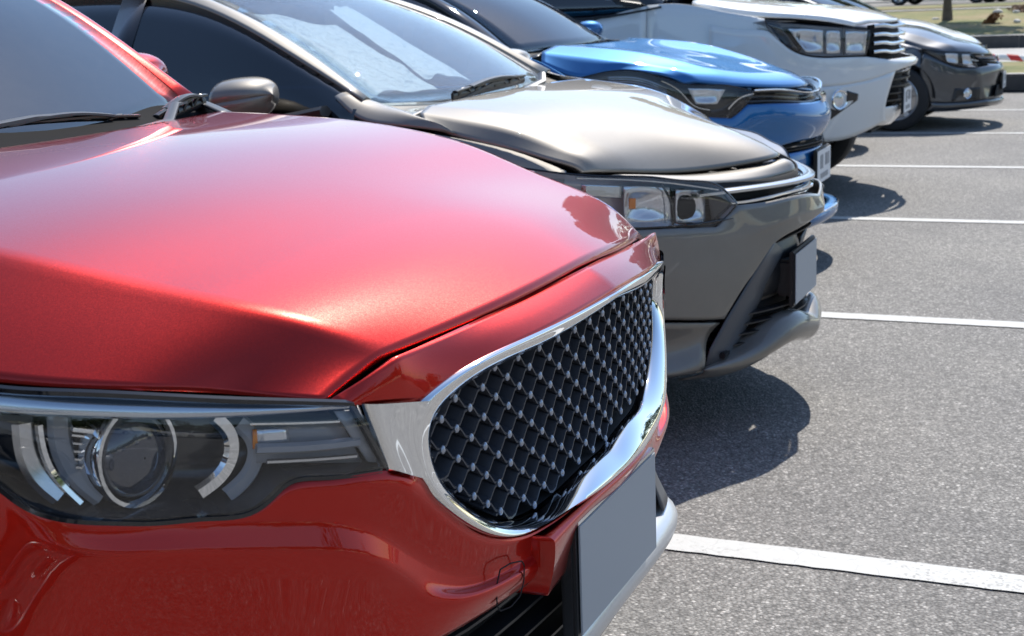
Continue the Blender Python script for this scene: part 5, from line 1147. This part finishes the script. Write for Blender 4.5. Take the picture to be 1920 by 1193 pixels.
def kerb_run(name, y0, y1, h, x0=-40, x1=30, step=1.0):
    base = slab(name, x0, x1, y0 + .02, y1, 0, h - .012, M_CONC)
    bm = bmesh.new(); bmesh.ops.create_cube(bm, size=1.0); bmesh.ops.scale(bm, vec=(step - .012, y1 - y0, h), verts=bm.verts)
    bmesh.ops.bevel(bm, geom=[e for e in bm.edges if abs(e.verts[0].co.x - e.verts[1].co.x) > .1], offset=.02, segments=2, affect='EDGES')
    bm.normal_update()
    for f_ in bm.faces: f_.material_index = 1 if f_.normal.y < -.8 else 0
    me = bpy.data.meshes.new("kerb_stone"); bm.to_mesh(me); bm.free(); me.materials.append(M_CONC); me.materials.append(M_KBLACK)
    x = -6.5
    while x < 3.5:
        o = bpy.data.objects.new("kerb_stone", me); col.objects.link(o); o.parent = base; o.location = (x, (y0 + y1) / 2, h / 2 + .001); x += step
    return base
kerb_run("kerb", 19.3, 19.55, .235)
slab("grass_strip", -40, 30, 19.55, 23.2, 0, .20, M_GRASS)
slab("footpath", -40, 30, 23.2, 30.8, 0, .10, simple("pale_paving", (.36, .35, .33), .85, var=.15, vscale=3), 'structure')
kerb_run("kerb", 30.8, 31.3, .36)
slab("grass_verge", -40, 30, 31.3, 43.5, 0, .34, M_GRASS, zfar=.72)
slab("footpath", -40, 30, 43.5, 45.2, 0, .75, simple("worn_path", (.42, .39, .34), .9, var=.2, vscale=2))
slab("grass_verge", -40, 30, 45.2, 47.5, 0, .78, M_GRASS, zfar=.84)
slab("far_lot", -60, 60, 47.5, 120, 0, .84, M_ASPHALT)

# loose stones and litter, a reddish shrub
def rock(x, y, z, s, mat, label, name="stone"):
    bm = bmesh.new(); bmesh.ops.create_icosphere(bm, subdivisions=2, radius=s)
    for v in bm.verts: v.co *= random.uniform(.75, 1.15); v.co.z *= .6
    me = bpy.data.meshes.new(name); bm.to_mesh(me); bm.free(); me.materials.append(mat); me.polygons.foreach_set("use_smooth", [True] * len(me.polygons))
    o = bpy.data.objects.new(name, me); col.objects.link(o); o.location = (x, y, z); return tag(o, label, name)
M_PALE = simple("pale_stone", (.55, .52, .48), .8, var=.2)
def leaf_clump(name, c, R, nleaf, size, mat, parent=None, squash=.8, seed=1):
    r_ = np.random.default_rng(seed); V = []; F = []
    lob = [(r_.normal(0, .45, 3) * R * A((1, 1, squash)), R * r_.uniform(.35, .6)) for _ in range(14)]
    for i in range(nleaf):
        cc, rr = lob[r_.integers(len(lob))]; d = r_.normal(0, 1, 3); d /= np.linalg.norm(d); p = cc + d * rr * r_.uniform(.7, 1.05) * A((1, 1, squash))
        u = r_.normal(0, 1, 3); u /= np.linalg.norm(u); v = np.cross(u, r_.normal(0, 1, 3)); v /= np.linalg.norm(v); s = size * r_.uniform(.6, 1.4)
        b = len(V); V += [tuple(p - u * s), tuple(p + v * s * .5), tuple(p + u * s), tuple(p - v * s * .5)]; F.append((b, b + 1, b + 2, b + 3))
    o = link_mesh(name, V, F, mat, parent, smooth=False); o.location = c; return o
def tree(x, y, z, h, R, label, seed=1, leaf=M_LEAF, group=None, trunk_r=.12, nleaf=5000, ls=.16):
    e = bpy.data.objects.new("tree", None); col.objects.link(e); e.location = (x, y, z); tag(e, label, "tree", group)
    V = []; n = 10; ks = 7; r_ = random.Random(seed); cx = cy = 0
    for i in range(ks):
        t = i / (ks - 1); rr = trunk_r * (1.5 - .5 * min(1, t * 6)) * (1 - .55 * t); cx += r_.uniform(-.05, .05); cy += r_.uniform(-.05, .05)
        V += [(cx + rr * math.cos(6.283 * k / n), cy + rr * math.sin(6.283 * k / n), h * .7 * t - .1) for k in range(n)]
    tr = link_mesh("trunk", V, gfaces(ks, n, closed_v=True), M_BARK, e)
    for k in range(5):
        a = r_.uniform(0, 6.28); z0 = h * r_.uniform(.35, .6); L_ = R * r_.uniform(.5, .9)
        VV = []
        for i in range(4):
            t = i / 3; rr = trunk_r * .45 * (1 - .7 * t)
            VV += [(math.cos(a) * L_ * t + rr * math.cos(2.0944 * q), math.sin(a) * L_ * t + rr * math.sin(2.0944 * q), z0 + L_ * .7 * t) for q in range(3)]
        link_mesh("limb", VV, gfaces(4, 3, closed_v=True), M_BARK, e)
    leaf_clump("crown", (0, 0, h * .72), R, nleaf, ls, leaf, e, .75, seed)
    return e

tree(-4.2, 38, .52, 6.5, 2.2, "young street tree with a thin dark trunk on the dry verge", seed=4, trunk_r=.10)
rock(-3.25, 41.0, .66, .14, M_PALE, "large pale stone on the far verge at the top right")
rock(-2.75, 40.6, .66, .10, M_PALE, "small pale stone beside the heap at the right edge of the photo")
rock(-4.6, 38.6, .56, .11, M_PALE, "pale stone lying left of the young tree's foot")
rock(-2.4, 35.9, .52, .09, M_PALE, "little pale stone right of the reddish shrub")
sh_ = leaf_clump("shrub", (-2.95, 36, .60), .2, 260, .05, simple("rusty_leaves", (.22, .09, .03), .8, var=.4), seed=9); tag(sh_, "small rusty-leaved shrub on the verge near the right edge", "shrub")
pile = leaf_clump("leaf_litter", (-2.5, 41.2, .72), .5, 500, .05, simple("brown_litter", (.26, .17, .12), .9, var=.5), squash=.3, seed=5); tag(pile, "heap of brown dead leaves and litter on the verge", "litter", kind='stuff')
# red and white barrier tape on low stakes
def tape():
    m, n, l, b = new_mat("barrier_tape"); tc = n.new("ShaderNodeTexCoord"); sp = n.new("ShaderNodeSeparateXYZ"); l.new(tc.outputs["Object"], sp.inputs[0])
    a = n.new("ShaderNodeMath"); a.operation = 'MULTIPLY_ADD'; a.inputs[1].default_value = .8; l.new(sp.outputs[2], a.inputs[0]); l.new(sp.outputs[0], a.inputs[2])
    q = n.new("ShaderNodeMath"); q.operation = 'MULTIPLY'; q.inputs[1].default_value = 2.9; l.new(a.outputs[0], q.inputs[0])
    f = n.new("ShaderNodeMath"); f.operation = 'FRACT'; l.new(q.outputs[0], f.inputs[0]); g = n.new("ShaderNodeMath"); g.operation = 'GREATER_THAN'; g.inputs[1].default_value = .5; l.new(f.outputs[0], g.inputs[0])
    mx = n.new("ShaderNodeMix"); mx.data_type = 'RGBA'; l.new(g.outputs[0], mx.inputs["Factor"]); mx.inputs["A"].default_value = (.8, .78, .76, 1); mx.inputs["B"].default_value = (.62, .03, .025, 1)
    l.new(mx.outputs["Result"], b.inputs["Base Color"]); b.inputs["Roughness"].default_value = .4; return m
te = bpy.data.objects.new("barrier_tape", None); col.objects.link(te); te.location = (-2, 23.6, 0); tag(te, "red and white striped barrier tape strung low along the verge", "barrier tape")
V = []; F = []
N = 80
for i in range(N):
    x = -6 + 12 * i / (N - 1); z = .21 - .05 * math.sin(math.pi * ((x + 6) / 3 % 1)) + .01 * math.sin(x * 7)
    V += [(x, .015 * math.sin(x * 5), z), (x, .015 * math.sin(x * 5) + .02, z + .095)]
    if i: b_ = 2 * i; F.append((b_ - 2, b_, b_ + 1, b_ - 1))
o_ = link_mesh("tape", V, F, tape(), te); md = o_.modifiers.new("t", 'SOLIDIFY'); md.thickness = .003
for k in range(5):
    st = box(gry, "stake", (0, 0, 0), (.03, .03, .30), M_BARK, bevel=.003); st.parent = te; st.data.transform(Matrix.Translation((-st.data.vertices[0].co.x, 0, 0))) if False else None
    c_ = sum((v.co for v in st.data.vertices), Vector()) / len(st.data.vertices); st.data.transform(Matrix.Translation(-c_)); st.location = (-6 + 3 * k, .03, .22)
tree(-9.5, 41, .6, 8.6, 1.6, "tall tree on the verge behind the white pickup, above the photo's top edge", seed=77, trunk_r=.16, nleaf=7000)
# cars across the far lot
toSB = {M_GREY: simple("slate_blue_paint", (.22, .26, .32), .3, .5, coat=.8)}
copy_car(civ.root, "slate_sedan", "slate grey car beyond the verge, left of the young tree", "car", "cars in the far lot", (-3.5, 49.8, .84), math.radians(-12), toSB)
copy_car(civ.root, "silver_sedan", "silver car beyond the verge whose wheel shows just right of the young tree", "car", "cars in the far lot", (-0.6, 49.9, .84), math.radians(-10), toS)
copy_car(civ.root, "white_sedan", "white car beyond the verge at the top right corner", "car", "cars in the far lot", (4.6, 49.4, .84), math.radians(-8), toW)
# what the paintwork mirrors: lane side with hedge trees and parked cars
GT = "trees beyond the lane"
k = 0
for i in range(26):
    a = math.radians(-100 + 128 * i / 25); d = 46 + 8 * math.sin(i * 2.1); x, y = d * math.cos(a), d * math.sin(a)
    tree(x, y, 0, random.uniform(4.5, 7.5), random.uniform(3, 4.4), "broad dark tree beyond the lane, mirrored in paint and chrome", seed=20 + i, group=GT, nleaf=1500, ls=.32, leaf=M_LEAF if i % 3 else M_LEAF2)
for i in range(12):
    x, y = -44 + 7 * i, 66 + 3 * math.sin(i * 1.7)
    tree(x, y, .7, random.uniform(5, 8), random.uniform(3.2, 4.6), "broad dark tree behind the far lot, above the photo's top edge", seed=60 + i, group="trees behind the far lot", nleaf=1500, ls=.32, leaf=M_LEAF if i % 2 else M_LEAF2)
GC = "cars across the lane"
for i, (x, y, h, m_, nm, lb) in enumerate([(12.5, -8.5, 180, toW, "white_sedan", "white car across the lane, mirrored in the red SUV's headlamp"), (12.7, -5.8, 180, toSB, "slate_sedan", "slate grey car across the lane, mirrored in the red SUV's headlamp"),
        (12.3, -14, 180, toS, "silver_sedan", "silver car across the lane, farthest towards the camera's back"), (12.6, 2.4, 180, toW, "white_sedan", "white car across the lane facing the red SUV"), (12.5, 10.2, 180, None, "grey_sedan", "dark grey car across the lane facing the white pickup")]):
    copy_car(civ.root, nm, lb, "car", GC, (x, y, 0), math.radians(h), m_)
